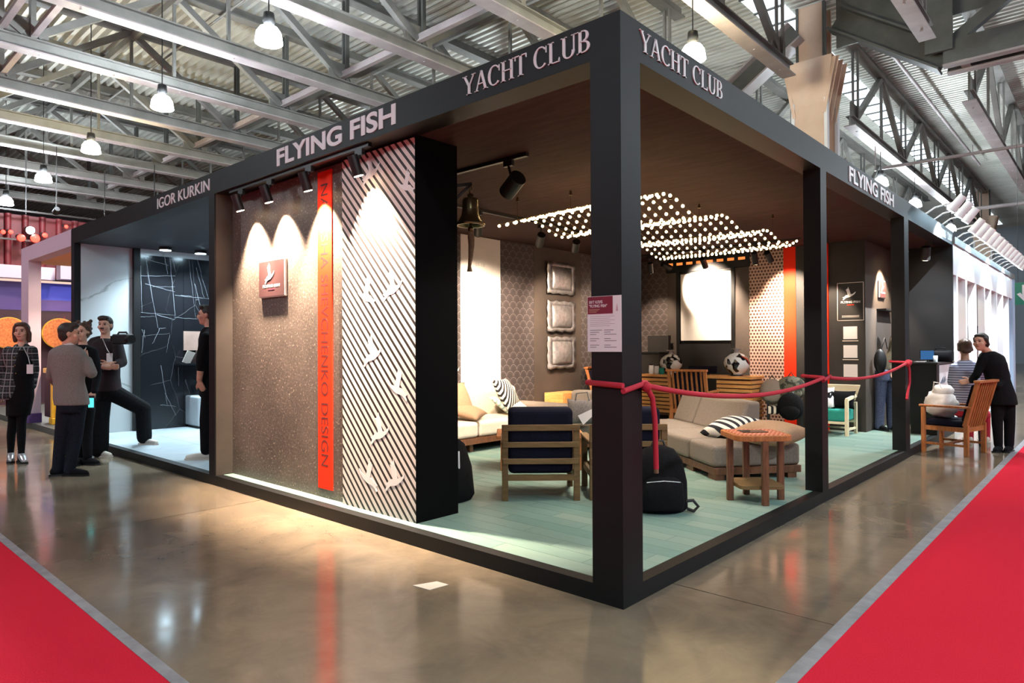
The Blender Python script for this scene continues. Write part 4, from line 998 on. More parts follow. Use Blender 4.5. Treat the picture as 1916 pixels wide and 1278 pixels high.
# chair piled with bags
t = empty('striped_chair', (-2.0, 7.95, F), math.radians(20), 'black framed chair with striped seat piled with bags', 'chair')
MB().box(-.27, .27, -.27, .25, .28, .42).build('seat_cushion', zebra_k, t, .03, 3)
for x in (-.25, .25):
    MB().bar((x, -.24, 0), (x, -.24, .5), .04).build('front_leg', blackm, t); MB().bar((x, .24, 0), (x, .3, .8), .04).build('rear_leg', blackm, t)
MB().box(-.27, .27, .24, .3, .45, .82).build('backrest', zebra_k, t, .03, 3)
for (dx, dy, z, s3_, m, lab) in [(-.14, -.12, .64, (.20, .14, .21), greyf, 'grey backpack piled on the striped chair'), (.13, -.02, .70, (.24, .16, .2), camo, 'camouflage bag piled on the striped chair'), (.2, -.25, .42, (.2, .12, .22), blackcloth, 'black bag hanging over the striped chair edge')]:
    q = empty('backpack', (-2.0+dx, 7.95+dy-.05, F+z-.2), .3, lab, 'bag')
    MB().ball((0, 0, .2), 1, 18, 12, s3_).build('body', m, q); MB().ball((0, -s3_[1]*.7, .13), 1, 12, 8, (s3_[0]*.7, .06, s3_[2]*.5)).build('pocket', m, q); MB().tube([(-.05, 0, .2+s3_[2]*.9), (0, 0, .26+s3_[2]), (.05, 0, .2+s3_[2]*.9)], .01).build('handle', blackm, q)
# cream framed chair with turquoise seat
t = empty('cream_armchair', (-1.28, 8.02-.0, F), 0, 'cream wooden armchair with turquoise seat before the info pillar', 'armchair')
cw = plain('cream_lacquer', (238, 226, 190), .45)
for x in (-.27, .27):
    MB().bar((x, -.22, 0), (x, -.22, .56), .05).build('front_leg', cw, t, .006); MB().bar((x, .24, 0), (x, .24, .5), .045).build('rear_leg', cw, t, .006)
    MB().bar((x, -.24, .555), (x, .26, .60), .04, .05).build('armrest', cw, t, .006); MB().box(x-.012, x+.012, -.22, .24, .08, .11).build('stretcher', cw, t)
MB().box(-.27, .27, -.24, -.2, .18, .22).build('front_rail', cw, t); MB().box(-.27, .27, .2, .24, .18, .22).build('rear_rail', cw, t); MB().box(-.26, .26, .2, .23, .07, .095).build('stretcher', cw, t)
MB().box(-.25, .25, -.25, .22, .22, .40).build('seat_cushion', greenf, t, .03, 3)
MB().prism([(-.27, .52), (.27, .52), (.35, .77), (-.35, .77)], .03, basis((0, .24, 0), (1, 0, 0), (0, 0, 1))).build('backrest', cw, t, .01)
t = tag(MB().pillow(.42, .3, .16).build('throw_pillow', blackcloth, None, 0, 2, True), 'black pillow on the turquoise seat', 'pillow'); t.location = (-1.18, 8.10, F+.54); t.rotation_euler = (1.2, 0, 0)
t = tag(MB().pillow(.36, .36, .14).build('throw_pillow', vasep, None, 0, 2, True), 'black and white patterned pillow on the turquoise seat', 'pillow'); t.location = (-1.42, 7.98, F+.56); t.rotation_euler = (1.25, 0, .3)

# silver pillows on the wall
for k, (zc, hh, lab) in enumerate([(2.68, .54, 'silvery flanged pillow mounted on brown wall panel, top of three'), (2.02, .53, 'silvery flanged pillow mounted on brown wall panel, middle of three'), (1.39, .55, 'silvery flanged pillow mounted on brown wall panel, bottom of three')]):
    t = empty('wall_pillow', (-5.145, 5.985, zc), 0, lab, 'pillow', None)
    Mp = basis((.04, 0, 0), (0, 1, 0), (0, 0, 1))
    MB().pillow(.60, hh*.80, .17, Mp, 14, .04).build('cushion', silver, t, 0, 2, True)
    n = 40; fr_, pts_o, pts_i = MB(), [], []
    for q in range(n):
        s_ = q/n*4; e = int(s_); f = (s_-e)*2-1
        x, y = ((f, -1), (1, f), (-f, 1), (-1, -f))[e]; wv = .012*math.sin(q*2.1+k)
        pts_o.append(Mp @ Vector((x*.39, y*hh*.5+wv, .01+.012*math.sin(q*1.7)))); pts_i.append(Mp @ Vector((x*.275, y*hh*.37, .02)))
    fr_.add([tuple(p) for p in pts_o+pts_i], [(i, (i+1) % n, n+(i+1) % n, n+i) for i in range(n)], None, True)
    o = fr_.build('flange', silver, t); sm_ = o.modifiers.new('solid', 'SOLIDIFY'); sm_.thickness = .012

# red rope barrier
t = empty('rope_barrier', (0, 0, 0), 0, 'thick red rope slung between the booth posts', 'rope')
def cat(a, b_, sag, n=18):
    a, b_ = Vector(a), Vector(b_); return [a.lerp(b_, k/n) - Vector((0, 0, sag*4*(k/n)*(1-k/n))) for k in range(n+1)]
def wind(cx0, cx1, cy0, cy1, z, r=.017):
    return MB().tube([(cx1+r, cy0-r, z), (cx0-r, cy0-r, z+.012), (cx0-r, cy1+r, z+.02), (cx1+r, cy1+r, z+.006), (cx1+r, cy0-r, z-.03)], r)
MB().tube(cat((.02, .20, 1.27), (.02, 3.44, 1.195), .115), .017).build('rope', ropem, t)
MB().tube(cat((.02, 3.6, 1.19), (.02, 6.80, 1.27), .085), .017).build('rope', ropem, t)
wind(-.212, 0, 0, .212, 1.275).build('rope_loop', ropem, t); wind(-.16, 0, 3.45, 3.62, 1.195).build('rope_loop', ropem, t); wind(-.16, 0, 6.78, 7.02, 1.27).build('rope_loop', ropem, t)
MB().ball((.03, .21, 1.26), .032).build('knot', ropem, t); MB().ball((.03, 6.80, 1.265), .045).ball((.035, 6.74, 1.25), .035).build('knot', ropem, t)
MB().tube([(.025, .22, 1.26), (.03, .28, 1.19), (.03, .31, 1.05), (.03, .315, .9), (.03, .32, .76)], .017).build('rope_tail', ropem, t)
MB().tube([(.03, 6.80, 1.26), (.035, 6.84, 1.15), (.03, 6.86, 1.0), (.03, 6.74, .86), (.03, 6.7, .79)], .017).build('rope_tail', ropem, t)
MB().cyl((.03, .32, .76), (.03, .32, .735), .015, n=10).build('rope_end', jute, t)

# plastic bag on the aisle chair
t = empty('plastic_bag', (.22, 7.86, .475), math.radians(-30), 'crumpled white plastic bag sitting on the aisle armchair', 'bag')
bmv = MB().ball((0, 0, .20), 1, 22, 16, (.23, .17, .20)).ball((.02, 0, .36), 1, 16, 10, (.15, .12, .11)).build('body', plasticb, t)
dt = bmv.modifiers.new('crumple', 'DISPLACE'); tx = bpy.data.textures.new('crumple', 'CLOUDS'); tx.noise_scale = .12; dt.texture = tx; dt.strength = .09
MB().tube([(-.06, -.08, .40), (-.03, -.1, .5), (.05, -.1, .49), (.08, -.08, .40)], .008).build('handle', plasticb, t)

# ------------------------------------------------------------------ people
def remesh(mb, name, m, parent, vox=.012, smooth=4, solid=None):
    o = mb.build(name, m)
    r = o.modifiers.new('r', 'REMESH'); r.mode = 'VOXEL'; r.voxel_size = vox; r.use_smooth_shade = True
    s = o.modifiers.new('s', 'SMOOTH'); s.iterations = smooth; s.factor = .5
    dg = bpy.context.evaluated_depsgraph_get(); dg.update()
    me = bpy.data.meshes.new_from_object(o.evaluated_get(dg)); o.modifiers.clear()
    old = o.data; o.data = me; me.name = name; bpy.data.meshes.remove(old)
    if not me.materials: me.materials.append(m)
    for p in me.polygons: p.use_smooth = True
    o.parent = parent
    return o
RIGHT = Vector((math.cos(YAW), math.sin(YAW), 0)); AWAY = Vector((-math.sin(YAW), math.cos(YAW), 0))
class Fig:
    """person posed in a local frame: x to the photo's right, y away from the camera, z up; joints in metres from the feet point"""
    def __init__(s, loc, label, depth, px, py, scale=1.0):
        s.root = empty('person', loc, YAW, label, 'person'); s.loc = Vector(loc); s.d = depth
        s.skin, s.J = MB(), {}
    def p(s, px, py, dy=0.0):      # joint seen at a pixel, dy metres farther than the figure's own depth
        w = at(px, py, s.d+dy) - s.loc
        return Vector((w.dot(RIGHT), w.dot(AWAY), w.z))
    def head(s, c, face, r=.098, hair=hair_d, style='short', fem=False):
        """c: head centre; face: horizontal unit direction the face looks (local)"""
        f = Vector((face[0], face[1], 0)).normalized(); sd = Vector((f.y, -f.x, 0)); up = Vector((0, 0, 1))
        k = r/.098
        M = Matrix(((sd.x, f.x, 0, c.x), (sd.y, f.y, 0, c.y), (0, 0, 1, c.z), (0, 0, 0, 1)))
        b_ = s.skin
        def q(x, y, z): return M @ Vector((x*k, y*k, z*k))
        b_.ball((0, 0, 0), 1, 18, 12, (.074*k, .094*k, .088*k), M @ T(0, -.008*k, .025*k))
        b_.ball((0, 0, 0), 1, 16, 10, (.060*k, .070*k, .085*k), M @ T(0, .022*k, -.035*k))
        b_.cap(q(0, .055, -.085), q(0, .045, -.08), .030*k, .034*k)
        b_.cap(q(0, .090, .012), q(0, .103, -.024), .010*k, .0135*k); b_.cap(q(-.028, .074, .030), q(.028, .074, .030), .018*k, .018*k)
        for e in (-1, 1):
            b_.ball((0, 0, 0), 1, 8, 6, (.011*k, .02*k, .032*k), M @ T(e*.076*k, -.008*k, -.004*k)); b_.cap(q(e*.045, .062, -.025), q(e*.035, .065, -.04), .024*k, .02*k)
            ey = MB().ball((0, 0, 0), 1, 8, 6, (.013*k, .008*k, .0075*k), M @ T(e*.032*k, .083*k, .010*k)); ey.build('eye', hair_d, s.root)
            MB().bar(q(e*.018, .092, .030), q(e*.050, .082, .030), .009*k, .007*k).build('eyebrow', hair, s.root)
        MB().ball((0, 0, 0), 1, 10, 6, (.024*k, .008*k, .008*k), M @ T(0, .088*k, -.060*k)).build('lips', mottled('lip', (160, 90, 84), (176, 100, 92), .5, 9) if 'lip' not in MATS and 'lip' not in bpy.data.materials else bpy.data.materials['lip'], s.root)
        h = MB()
        h.ball((0, 0, 0), 1, 18, 12, (.083*k, .094*k, .090*k), M @ T(0, -.022*k, .040*k))
        h.ball((0, 0, 0), 1, 14, 9, (.076*k, .060*k, .085*k), M @ T(0, -.050*k, -.005*k))
        if style == 'short':
            h.ball((0, 0, 0), 1, 12, 8, (.070*k, .06*k, .040*k), M @ T(.01*k, .035*k, .092*k))
            for a in range(7): h.ball((0, 0, 0), 1, 8, 6, (.022*k, .03*k, .022*k), M @ T((-.05+.017*a)*k, .05*k, (.095+.008*(a % 2))*k))
        if style == 'long':
            h.ball((0, 0, 0), 1, 12, 8, (.078*k, .055*k, .035*k), M @ T(0, .03*k, .092*k))
            for e in (-1, 1):
                h.cap(q(e*.066, .035, .06), q(e*.083, .0, -.02), .024*k, .026*k); h.cap(q(e*.083, .0, -.02), q(e*.078, -.01, -.115), .028*k, .026*k)
            h.cap(q(0, -.06, 0), q(0, -.055, -.13), .06*k, .05*k)
        if style == 'bun':
            h.ball((0, 0, 0), 1, 12, 8, (.07*k, .04*k, .03*k), M @ T(0, .035*k, .085*k)); h.ball(q(0, -.112, .06), .046*k)
            for e in (-1, 1): h.cap(q(e*.070, .02, .05), q(e*.076, -.03, -.035), .020*k, .024*k)
            h.cap(q(-.03, -.075, -.05), q(.03, -.075, -.05), .035*k, .035*k)
        if style == 'curly':
            for a in range(26):
                an = a*2.4; zz = -.06+.0075*a
                h.ball(q(.085*math.cos(an), -.02+.075*math.sin(an) - (.03 if math.sin(an) > .3 else 0), zz+.02), .026*k, 8, 6)
        remesh(h, 'hair', hair, s.root, .009, 3)
        s.hm = (M, k)
        return M, k
    def hand(s, wr, d, side, r=1.0, curl=.5):
        """palm, four fingers and a thumb from the wrist along d; side: direction of the thumb"""
        d = Vector(d).normalized(); sd = Vector(side); sd = (sd-d*sd.dot(d)).normalized(); nn = d.cross(sd)
        b_ = s.skin; w_ = Vector(wr)
        for a in (-.028, -.009, .009, .026): b_.cap(w_, w_+d*.085+sd*a, .021, .014, 8)
        for a, L in ((-.031, .058), (-.010, .074), (.011, .078), (.031, .070)):
            p0 = w_+d*.085+sd*a; p1 = p0+d*L*.55+nn*L*.25*curl; p2 = p1+d*L*.35*(1-curl*.4)+nn*L*.45*curl
            b_.cap(p0, p1, .0105, .0095, 8); b_.cap(p1, p2, .0095, .008, 8)
        p0 = w_+d*.03+sd*.03; p1 = p0+d*.035+sd*.03; p2 = p1+d*.035+sd*.008+nn*.01*curl
        b_.cap(p0, p1, .014, .012, 8); b_.cap(p1, p2, .012, .010, 8)
    def finish(s): remesh(s.skin, 'body', skin, s.root, .0085, 3)
    def shoe(s, ank, d, m, name='shoe', L=.27, heel=0.0, sole=None, floor=None):
        d = Vector((d[0], d[1], 0)).normalized(); sd = Vector((d.y, -d.x, 0)); a = Vector(ank); z0 = (floor if floor is not None else 0.0)
        M = Matrix(((d.x, -sd.x, 0, a.x), (d.y, -sd.y, 0, a.y), (0, 0, 1, z0), (0, 0, 0, 1)))
        u = MB(); x0 = -.07
        u.cap(M @ Vector((x0+.03, 0, .05+heel)), M @ Vector((.06, 0, .045+heel*.4)), .042, .044); u.cap(M @ Vector((.06, 0, .045+heel*.4)), M @ Vector((L-.11, 0, .034)), .046, .034)
        u.cap(M @ Vector((x0+.045, 0, .06+heel)), M @ Vector((x0+.05, 0, .10+heel)), .04, .042)
        o = remesh(u, name, m, s.root, .009, 3)
        MB().prism([(x0-.02, -.035), (x0, -.042), (.06, -.046), (L-.1, -.044), (L-.065, 0), (L-.1, .044), (.06, .046), (x0, .042), (x0-.02, .035)], .022, M).build('sole', sole or blackm, o)
        if heel: MB().box(x0-.01, x0+.05, -.028, .028, 0, .03+heel, M).build('heel', blackm, o)
    def limb(s, mb, pts, rad):
        for i in range(len(pts)-1):
            mb.cap(pts[i], pts[i+1], rad[i], rad[i+1], 14)
            if mb is not s.skin: s.skin.cap(pts[i], pts[i+1], rad[i]*.70, rad[i+1]*.70, 12)
    def lo(s, mb, rings, n=20):
        mb.loft(rings, n)
        s.skin.loft([(c_, rx*.82, ry*.82) for c_, rx, ry in rings], n)

V = Vector
# --- woman in plaid coat, far left
f = Fig((-8.70, -1.05, 0), 'woman in plaid wool coat, black dress and heels', 8.89, 35, 866)
hc = f.p(41, 621); f.head(hc, (.28, -1), .100, hair_b, 'long'); nk = f.p(41, 646, .02)
f.skin.cap(hc+V((0, .01, -.06)), nk, .048, .055)
shL, shR = f.p(16, 657, .02), f.p(60, 656, .0); wst = f.p(40, 705, .02); hip = f.p(38, 742, .03)
elL, elR = f.p(6, 692, .06), f.p(64, 692, .05); wrL, wrR = f.p(7, 733, .05), f.p(60, 722, .16)
c = MB(); 
f.lo(c, [(f.p(41, 648), .07, .06), (f.p(39, 653), .165, .09), (f.p(38, 665), .175, .115), (f.p(38, 690), .165, .12), (f.p(33, 720), .19, .15), (f.p(22, 742), .16, .17), (f.p(19, 747), .12, .15)], 24)
f.limb(c, [shL, elL, wrL], [.068, .062, .055]); f.limb(c, [shR, elR, wrR], [.066, .060, .052]); c.cap(f.p(33, 650), f.p(49, 650), .05, .05)
remesh(c, 'plaid_coat', plaid, f.root, .012, 4)
dr = MB(); f.lo(dr, [(f.p(44, 655, -.05), .05, .06), (f.p(45, 680, -.04), .105, .10), (f.p(42, 705, -.02), .13, .12), (f.p(38, 742, 0), .165, .135), (f.p(34, 778, .02), .135, .13)], 24)
remesh(dr, 'dress', blackcloth, f.root)
lg = MB(); kL, kR = f.p(24, 790, .04), f.p(40, 790, 0); aL, aR = f.p(20, 853, .06), f.p(40, 855, -.02)
f.limb(lg, [f.p(28, 750, .03), kL, f.p(21, 815, .06), aL], [.085, .056, .052, .034]); f.limb(lg, [f.p(44, 750, 0), kR, f.p(40, 818, 0), aR], [.085, .056, .052, .034])
remesh(lg, 'tights', blackcloth, f.root)
f.hand(wrL, (.0, .0, -1), (.3, -1, 0)); f.hand(wrR, (-.5, .3, -1), (0, -1, 0))
f.shoe((aL.x, aL.y, 0), (.6, -.8), silver, 'heeled_shoe', .25, .06); f.shoe((aR.x, aR.y, 0), (.75, -.66), silver, 'heeled_shoe', .25, .06)
for px, py in ((27, 669), (29, 684), (30, 699)): MB().ball(f.p(px, py, -.14), .012, 8, 6).build('button', brass, f.root)
f.skin.cap(f.p(42, 648, -.01), f.p(44, 660, -.035), .05, .035)
MB().box(-.04, .04, -.004, .004, -.12, 0, T(*f.p(56, 682, -.16))).build('badge', paperw, f.root); MB().tube([f.p(44, 650, -.08), f.p(53, 668, -.16), f.p(56, 682, -.16)], .005, 5).build('lanyard', silver, f.root)
f.finish()

# --- man in grey jacket, seen from behind
f = Fig((-7.10, -.89, 0), 'man in grey wool jacket and dark jeans seen from behind', 7.93, 130, 890)
hc = f.p(130, 625); f.head(hc, (.85, .55), .104, hair_d, 'short'); nk = f.p(127, 647)
f.skin.cap(hc+V((-.01, -.01, -.06)), nk, .055, .06)
shL, shR = f.p(103, 663, -.03), f.p(148, 662, .05); elR, wrR = f.p(171, 698, .05), f.p(164, 674, .26); elL, wrL = f.p(97, 704, .06), f.p(113, 726, .25)
c = MB(); f.lo(c, [(f.p(127, 645), .07, .07), (f.p(126, 651), .16, .10), (f.p(126, 663), .20, .125), (f.p(127, 690), .19, .125), (f.p(129, 715), .175, .12), (f.p(133, 745), .20, .135), (f.p(135, 758), .195, .135)], 24)
f.limb(c, [shR, elR, wrR], [.07, .064, .05]); f.limb(c, [shL, elL, wrL], [.07, .062, .048])
remesh(c, 'jacket', jacketg, f.root)
MB().loft([(f.p(128, 641, .0), .058, .058), (f.p(128, 648), .066, .064)], 20).build('shirt_collar', paperw, f.root)
tr = MB(); kL, kR = f.p(115, 812, .0), f.p(143, 812, .05); aL, aR = f.p(108, 878, .02), f.p(130, 880, 0)
f.lo(tr, [(f.p(134, 738), .165, .12), (f.p(134, 760), .165, .125), (f.p(133, 772), .14, .11)], 20)
f.limb(tr, [f.p(123, 758), kL, aL], [.095, .072, .062]); f.limb(tr, [f.p(146, 758, .03), kR, aR], [.095, .072, .062]); remesh(tr, 'trousers', navyj, f.root)
f.hand(wrR, (-.5, .1, .75), (-.3, 0, .8), 1, .6); f.hand(wrL, (.5, .4, .2), (0, 0, 1))
f.shoe((aL.x, aL.y, 0), (.7, .5), blackcloth, 'shoe', .29); f.shoe((aR.x+.02, aR.y, 0), (1, -.05), blackcloth, 'shoe', .29)
f.finish()

# --- woman with curly hair behind him
f = Fig((-7.83, -.46, 0), 'woman in dark clothes with lanyard, behind the grey jacket man', 8.74, 165, 866)
hc = f.p(154, 622); f.head(hc, (.1, -1), .098, hair_b, 'curly'); f.skin.cap(hc+V((0, .01, -.06)), f.p(155, 647), .046, .052)
c = MB(); f.lo(c, [(f.p(155, 645), .06, .06), (f.p(155, 651), .15, .09), (f.p(155, 665), .175, .115), (f.p(154, 700), .15, .11), (f.p(154, 730), .165, .125), (f.p(154, 752), .17, .13)], 22)
shL, shR = f.p(134, 657), f.p(174, 659); elR, wrR = f.p(182, 700, .0), f.p(177, 732, -.12); elL, wrL = f.p(130, 700, .05), f.p(134, 738, -.05)
f.limb(c, [shR, elR, wrR], [.062, .054, .042]); f.limb(c, [shL, elL, wrL], [.062, .054, .042]); remesh(c, 'jacket', blackcloth, f.root)
lg = MB(); aL, aR = f.p(148, 852), f.p(164, 854, -.05); f.lo(lg, [(f.p(154, 735), .15, .115), (f.p(154, 770), .15, .12)], 18)
f.limb(lg, [f.p(146, 765), f.p(148, 810), aL], [.09, .065, .055]); f.limb(lg, [f.p(164, 765), f.p(163, 810), aR], [.09, .065, .055]); remesh(lg, 'trousers', blackcloth, f.root)
f.hand(wrR, (-.2, -.3, -.9), (-1, 0, 0)); f.hand(wrL, (0, -.2, -1), (1, 0, 0))
f.shoe((aL.x, aL.y, 0), (.4, -.9), blackcloth, 'boot'); f.shoe((aR.x, aR.y, 0), (.95, -.3), blackcloth, 'boot')
MB().tube([f.p(150, 650, -.1), f.p(157, 664, -.14), f.p(161, 650, -.09)], .006, 5).build('lanyard', silver, f.root)
ph = MB().box(-.04, .04, -.006, .006, -.08, .08, T(*f.p(171, 752, -.16))).build('phone', blackm, f.root); MB().box(-.034, .034, -.009, -.006, -.07, .05, T(*f.p(171, 752, -.16))).build('phone_screen', screenglow, ph)
f.finish()

# --- camera man, one foot on the platform
f = Fig((-8.40, -.05, 0), 'moustached man in black with video camera, one foot on the platform', 9.40, 200, 850)
hc = f.p(197, 609); f.head(hc, (.12, -1), .104, hair_d, 'short'); M_, k_ = f.hm
MB().ball((0, 0, 0), 1, 10, 6, (.032, .012, .010), M_ @ T(0, .100, -.042)).build('moustache', hair_d, f.root)
f.skin.cap(hc+V((0, .01, -.06)), f.p(197, 634), .055, .062)
c = MB(); f.lo(c, [(f.p(197, 633), .07, .07), (f.p(196, 639), .17, .11), (f.p(196, 652), .215, .13), (f.p(197, 680), .20, .135), (f.p(198, 705), .19, .135), (f.p(200, 732), .20, .145)], 24)
shL, shR = f.p(174, 645, .0), f.p(219, 646, .0); elL, elR = f.p(177, 684, -.10), f.p(228, 678, -.1); wrL, wrR = f.p(205, 688, -.27), f.p(205, 682, -.22)
f.limb(c, [shL, elL, f.p(192, 685, -.2)], [.082, .072, .062]); f.limb(c, [shR, elR, f.p(220, 682, -.18)], [.08, .07, .06]); c.cap(f.p(176, 640), f.p(186, 636), .07, .06)
remesh(c, 'hooded_jacket', mottled('dark_plaid_shirt', (26, 16, 19), (38, 20, 25), .9, 6), f.root)
f.limb(f.skin, [f.p(190, 685, -.2), wrL], [.045, .034]); f.limb(f.skin, [f.p(222, 681, -.17), wrR], [.045, .034])
f.hand(wrL, (1, -.1, .1), (0, 0, 1), 1, .4); f.hand(wrR, (-1, -.2, -.1), (0, 0, 1), 1, .4)
tr = MB(); f.lo(tr, [(f.p(200, 715), .175, .13), (f.p(199, 735), .18, .14), (f.p(198, 748), .15, .13)], 20)
kR, aR = f.p(268, 765, .15), f.p(270, 818, .35); f.limb(tr, [f.p(208, 733), kR, aR], [.125, .105, .10])
f.limb(tr, [f.p(192, 735), f.p(189, 785, -.02), f.p(186, 841, -.08)], [.12, .105, .115]); remesh(tr, 'wide_trousers', blackcloth, f.root)
q = f.p(271, 820, .35); f.shoe((q.x, q.y, 0), (1, -.25), shoew, 'sneaker', .30, 0, shoew, F); q = f.p(188, 845, -.08); f.shoe((q.x, q.y, 0), (.9, -.4), shoew, 'sneaker', .30, 0, shoew)
MB().box(-.04, .04, -.004, .004, -.12, 0, T(*f.p(205, 661, -.17))).build('badge', paperw, f.root); MB().tube([f.p(192, 634, -.1), f.p(201, 655, -.17), f.p(205, 661, -.17)], .005, 5).build('lanyard', silver, f.root)
f.finish()
t = empty('video_camera', at(231, 635, 9.15), YAW, 'black video camera with lens held at the shoulder of moustached man', 'camera')
MB().box(-.11, .09, -.09, .10, -.07, .07).build('body', blackm, t, .02, 3); MB().cyl((.05, -.02, 0), (.17, -.10, 0), .05, .055, 18).build('lens', blackm, t); MB().tube([(-.08, 0, .06), (-.06, 0, .095), (.04, 0, .095), (.06, 0, .06)], .014).build('handle', blackm, t)
MB().box(-.16, -.09, -.04, .04, -.03, .05).build('viewfinder', blackm, t, .01)

# --- man in black behind the second post
f = Fig((-6.515, .389, F), 'man in black with white sneakers, half hidden by the post', 8.49, 388, 858)
hc = f.p(387, 590); f.head(hc, (-1, -.25), .102, hair_d, 'short'); f.skin.cap(hc+V((.02, 0, -.06)), f.p(393, 615), .055, .062)
c = MB(); f.lo(c, [(f.p(393, 612), .07, .07), (f.p(394, 620), .11, .15), (f.p(394, 635), .13, .19), (f.p(393, 670), .13, .17), (f.p(394, 710), .125, .16), (f.p(394, 722), .125, .16)], 22)
f.limb(c, [f.p(386, 632, -.17), f.p(377, 672, -.2), f.p(376, 688, -.2)], [.075, .066, .06]); remesh(c, 'sweater', blackcloth, f.root)
f.limb(f.skin, [f.p(376, 686, -.2), f.p(373, 711, -.2)], [.045, .034]); f.hand(f.p(373, 711, -.2), (.3, .1, -1), (-1, 0, 0))
tr = MB(); f.lo(tr, [(f.p(394, 705), .13, .165), (f.p(394, 740), .13, .17)], 20); f.limb(tr, [f.p(392, 735, -.08), f.p(386, 785, -.08), f.p(386, 842, -.08)], [.095, .08, .07]); f.limb(tr, [f.p(398, 735, .1), f.p(400, 785, .1), f.p(402, 840, .1)], [.095, .08, .07]); remesh(tr, 'trousers', blackcloth, f.root)
q = f.p(382, 850, -.08); f.shoe((q.x, q.y, 0), (-1, -.15), shoew, 'sneaker', .30, 0, shoew); q = f.p(402, 848, .1); f.shoe((q.x, q.y, 0), (-1, -.1), shoew, 'sneaker', .30, 0, shoew)
f.finish()

# --- man in jeans behind the third post
f = Fig((-.62, 9.15, F), 'man in blue jeans and olive jacket mostly hidden by the third post', 11.03, 1652, 806)
hc = f.p(1682, 600, .1); f.head(hc, (.9, .3), .104, hair_d, 'short'); f.skin.cap(hc, f.p(1680, 622, .1), .055, .062)
c = MB(); f.lo(c, [(f.p(1682, 622, .1), .07, .07), (f.p(1682, 630, .1), .13, .12), (f.p(1679, 655), .14, .13), (f.p(1667, 685), .15, .13), (f.p(1659, 708), .16, .13)], 20)
f.limb(c, [f.p(1690, 636, .1), f.p(1692, 665, .1), f.p(1690, 690, -.1)], [.07, .06, .05]); f.limb(c, [f.p(1674, 638, .0), f.p(1666, 668, .0), f.p(1668, 692, -.1)], [.07, .06, .05]); remesh(c, 'jacket', olive, f.root)
tr = MB(); f.lo(tr, [(f.p(1657, 692), .16, .13), (f.p(1655, 712), .16, .13)], 18); f.limb(tr, [f.p(1649, 710), f.p(1647, 755), f.p(1645, 797)], [.095, .075, .07]); f.limb(tr, [f.p(1664, 710, .1), f.p(1667, 755, .1), f.p(1668, 797, .1)], [.095, .075, .07]); remesh(tr, 'jeans', jeans, f.root)
f.hand(f.p(1690, 690, -.1), (0, -.3, -1), (1, 0, 0)); f.hand(f.p(1668, 692, -.1), (0, -.3, -1), (1, 0, 0))
for px, dy in ((1645, 0), (1668, .1)): q = f.p(px, 800, dy); f.shoe((q.x, q.y, 0), (.2, -.9), blackcloth, 'shoe')
f.finish()
t = empty('shoulder_bag', at(1647, 676, 10.93), YAW, 'black leather shoulder bag beside the man in jeans', 'bag')
MB().ball((0, 0, 0), 1, 18, 12, (.10, .07, .2)).build('body', blackm, t); MB().tube([(0, 0, .15), (.08, 0, .38), (.14, .04, .2)], .01).build('strap', blackm, t)

# --- seated woman in striped shirt
f = Fig((.45, 8.75, 0), 'seated woman in striped blue shirt and red trousers, back turned', 9.95, 1812, 835)
t = empty('stool', (.46, 8.78, 0), .5, 'small dark stool under the seated woman in striped shirt', 'stool')
MB().cyl((0, 0, .40), (0, 0, .45), .17, n=24).build('seat', blackm, t)
for a in range(4): MB().cyl((.12*math.cos(a*PI/2+.4), .12*math.sin(a*PI/2+.4), 0), (.10*math.cos(a*PI/2+.4), .10*math.sin(a*PI/2+.4), .41), .012, n=8).build('leg', blackm, t)
hc = f.p(1805, 650, .0); f.head(hc, (.35, 1), .102, hair_b, 'bun'); f.skin.cap(hc+V((0, 0, -.05)), f.p(1806, 676), .05, .056)
c = MB(); f.lo(c, [(f.p(1806, 674), .07, .07), (f.p(1807, 680), .17, .10), (f.p(1808, 692), .205, .125), (f.p(1808, 720), .19, .13), (f.p(1809, 745), .19, .14), (f.p(1811, 768), .20, .16)], 24)
f.limb(c, [f.p(1786, 688), f.p(1781, 714, .1), f.p(1784, 722, .16)], [.07, .062, .058]); f.limb(c, [f.p(1830, 688), f.p(1838, 712, .08), f.p(1836, 722, .14)], [.07, .062, .058]); remesh(c, 'striped_shirt', tshirt, f.root)
for a, b2 in ((f.p(1784, 720, .16), f.p(1792, 735, .4)), (f.p(1836, 720, .14), f.p(1826, 733, .4))): f.limb(f.skin, [a, b2], [.045, .034]); f.hand(b2, (0, 1, .0), (0, 0, 1))
tr = MB(); f.lo(tr, [(f.p(1811, 760), .19, .15), (f.p(1811, 778), .18, .16)], 20)
for px, kx in ((1801, 1812), (1822, 1843)): f.limb(tr, [f.p(px, 772), f.p(kx, 775, .42), f.p(kx+1, 826, .42)], [.095, .075, .062])
remesh(tr, 'trousers', redtr, f.root)
for kx in (1813, 1844): q = f.p(kx, 830, .42); f.shoe((q.x, q.y, 0), (.2, 1), shoew, 'sneaker', .26, 0, shoew)
f.finish()

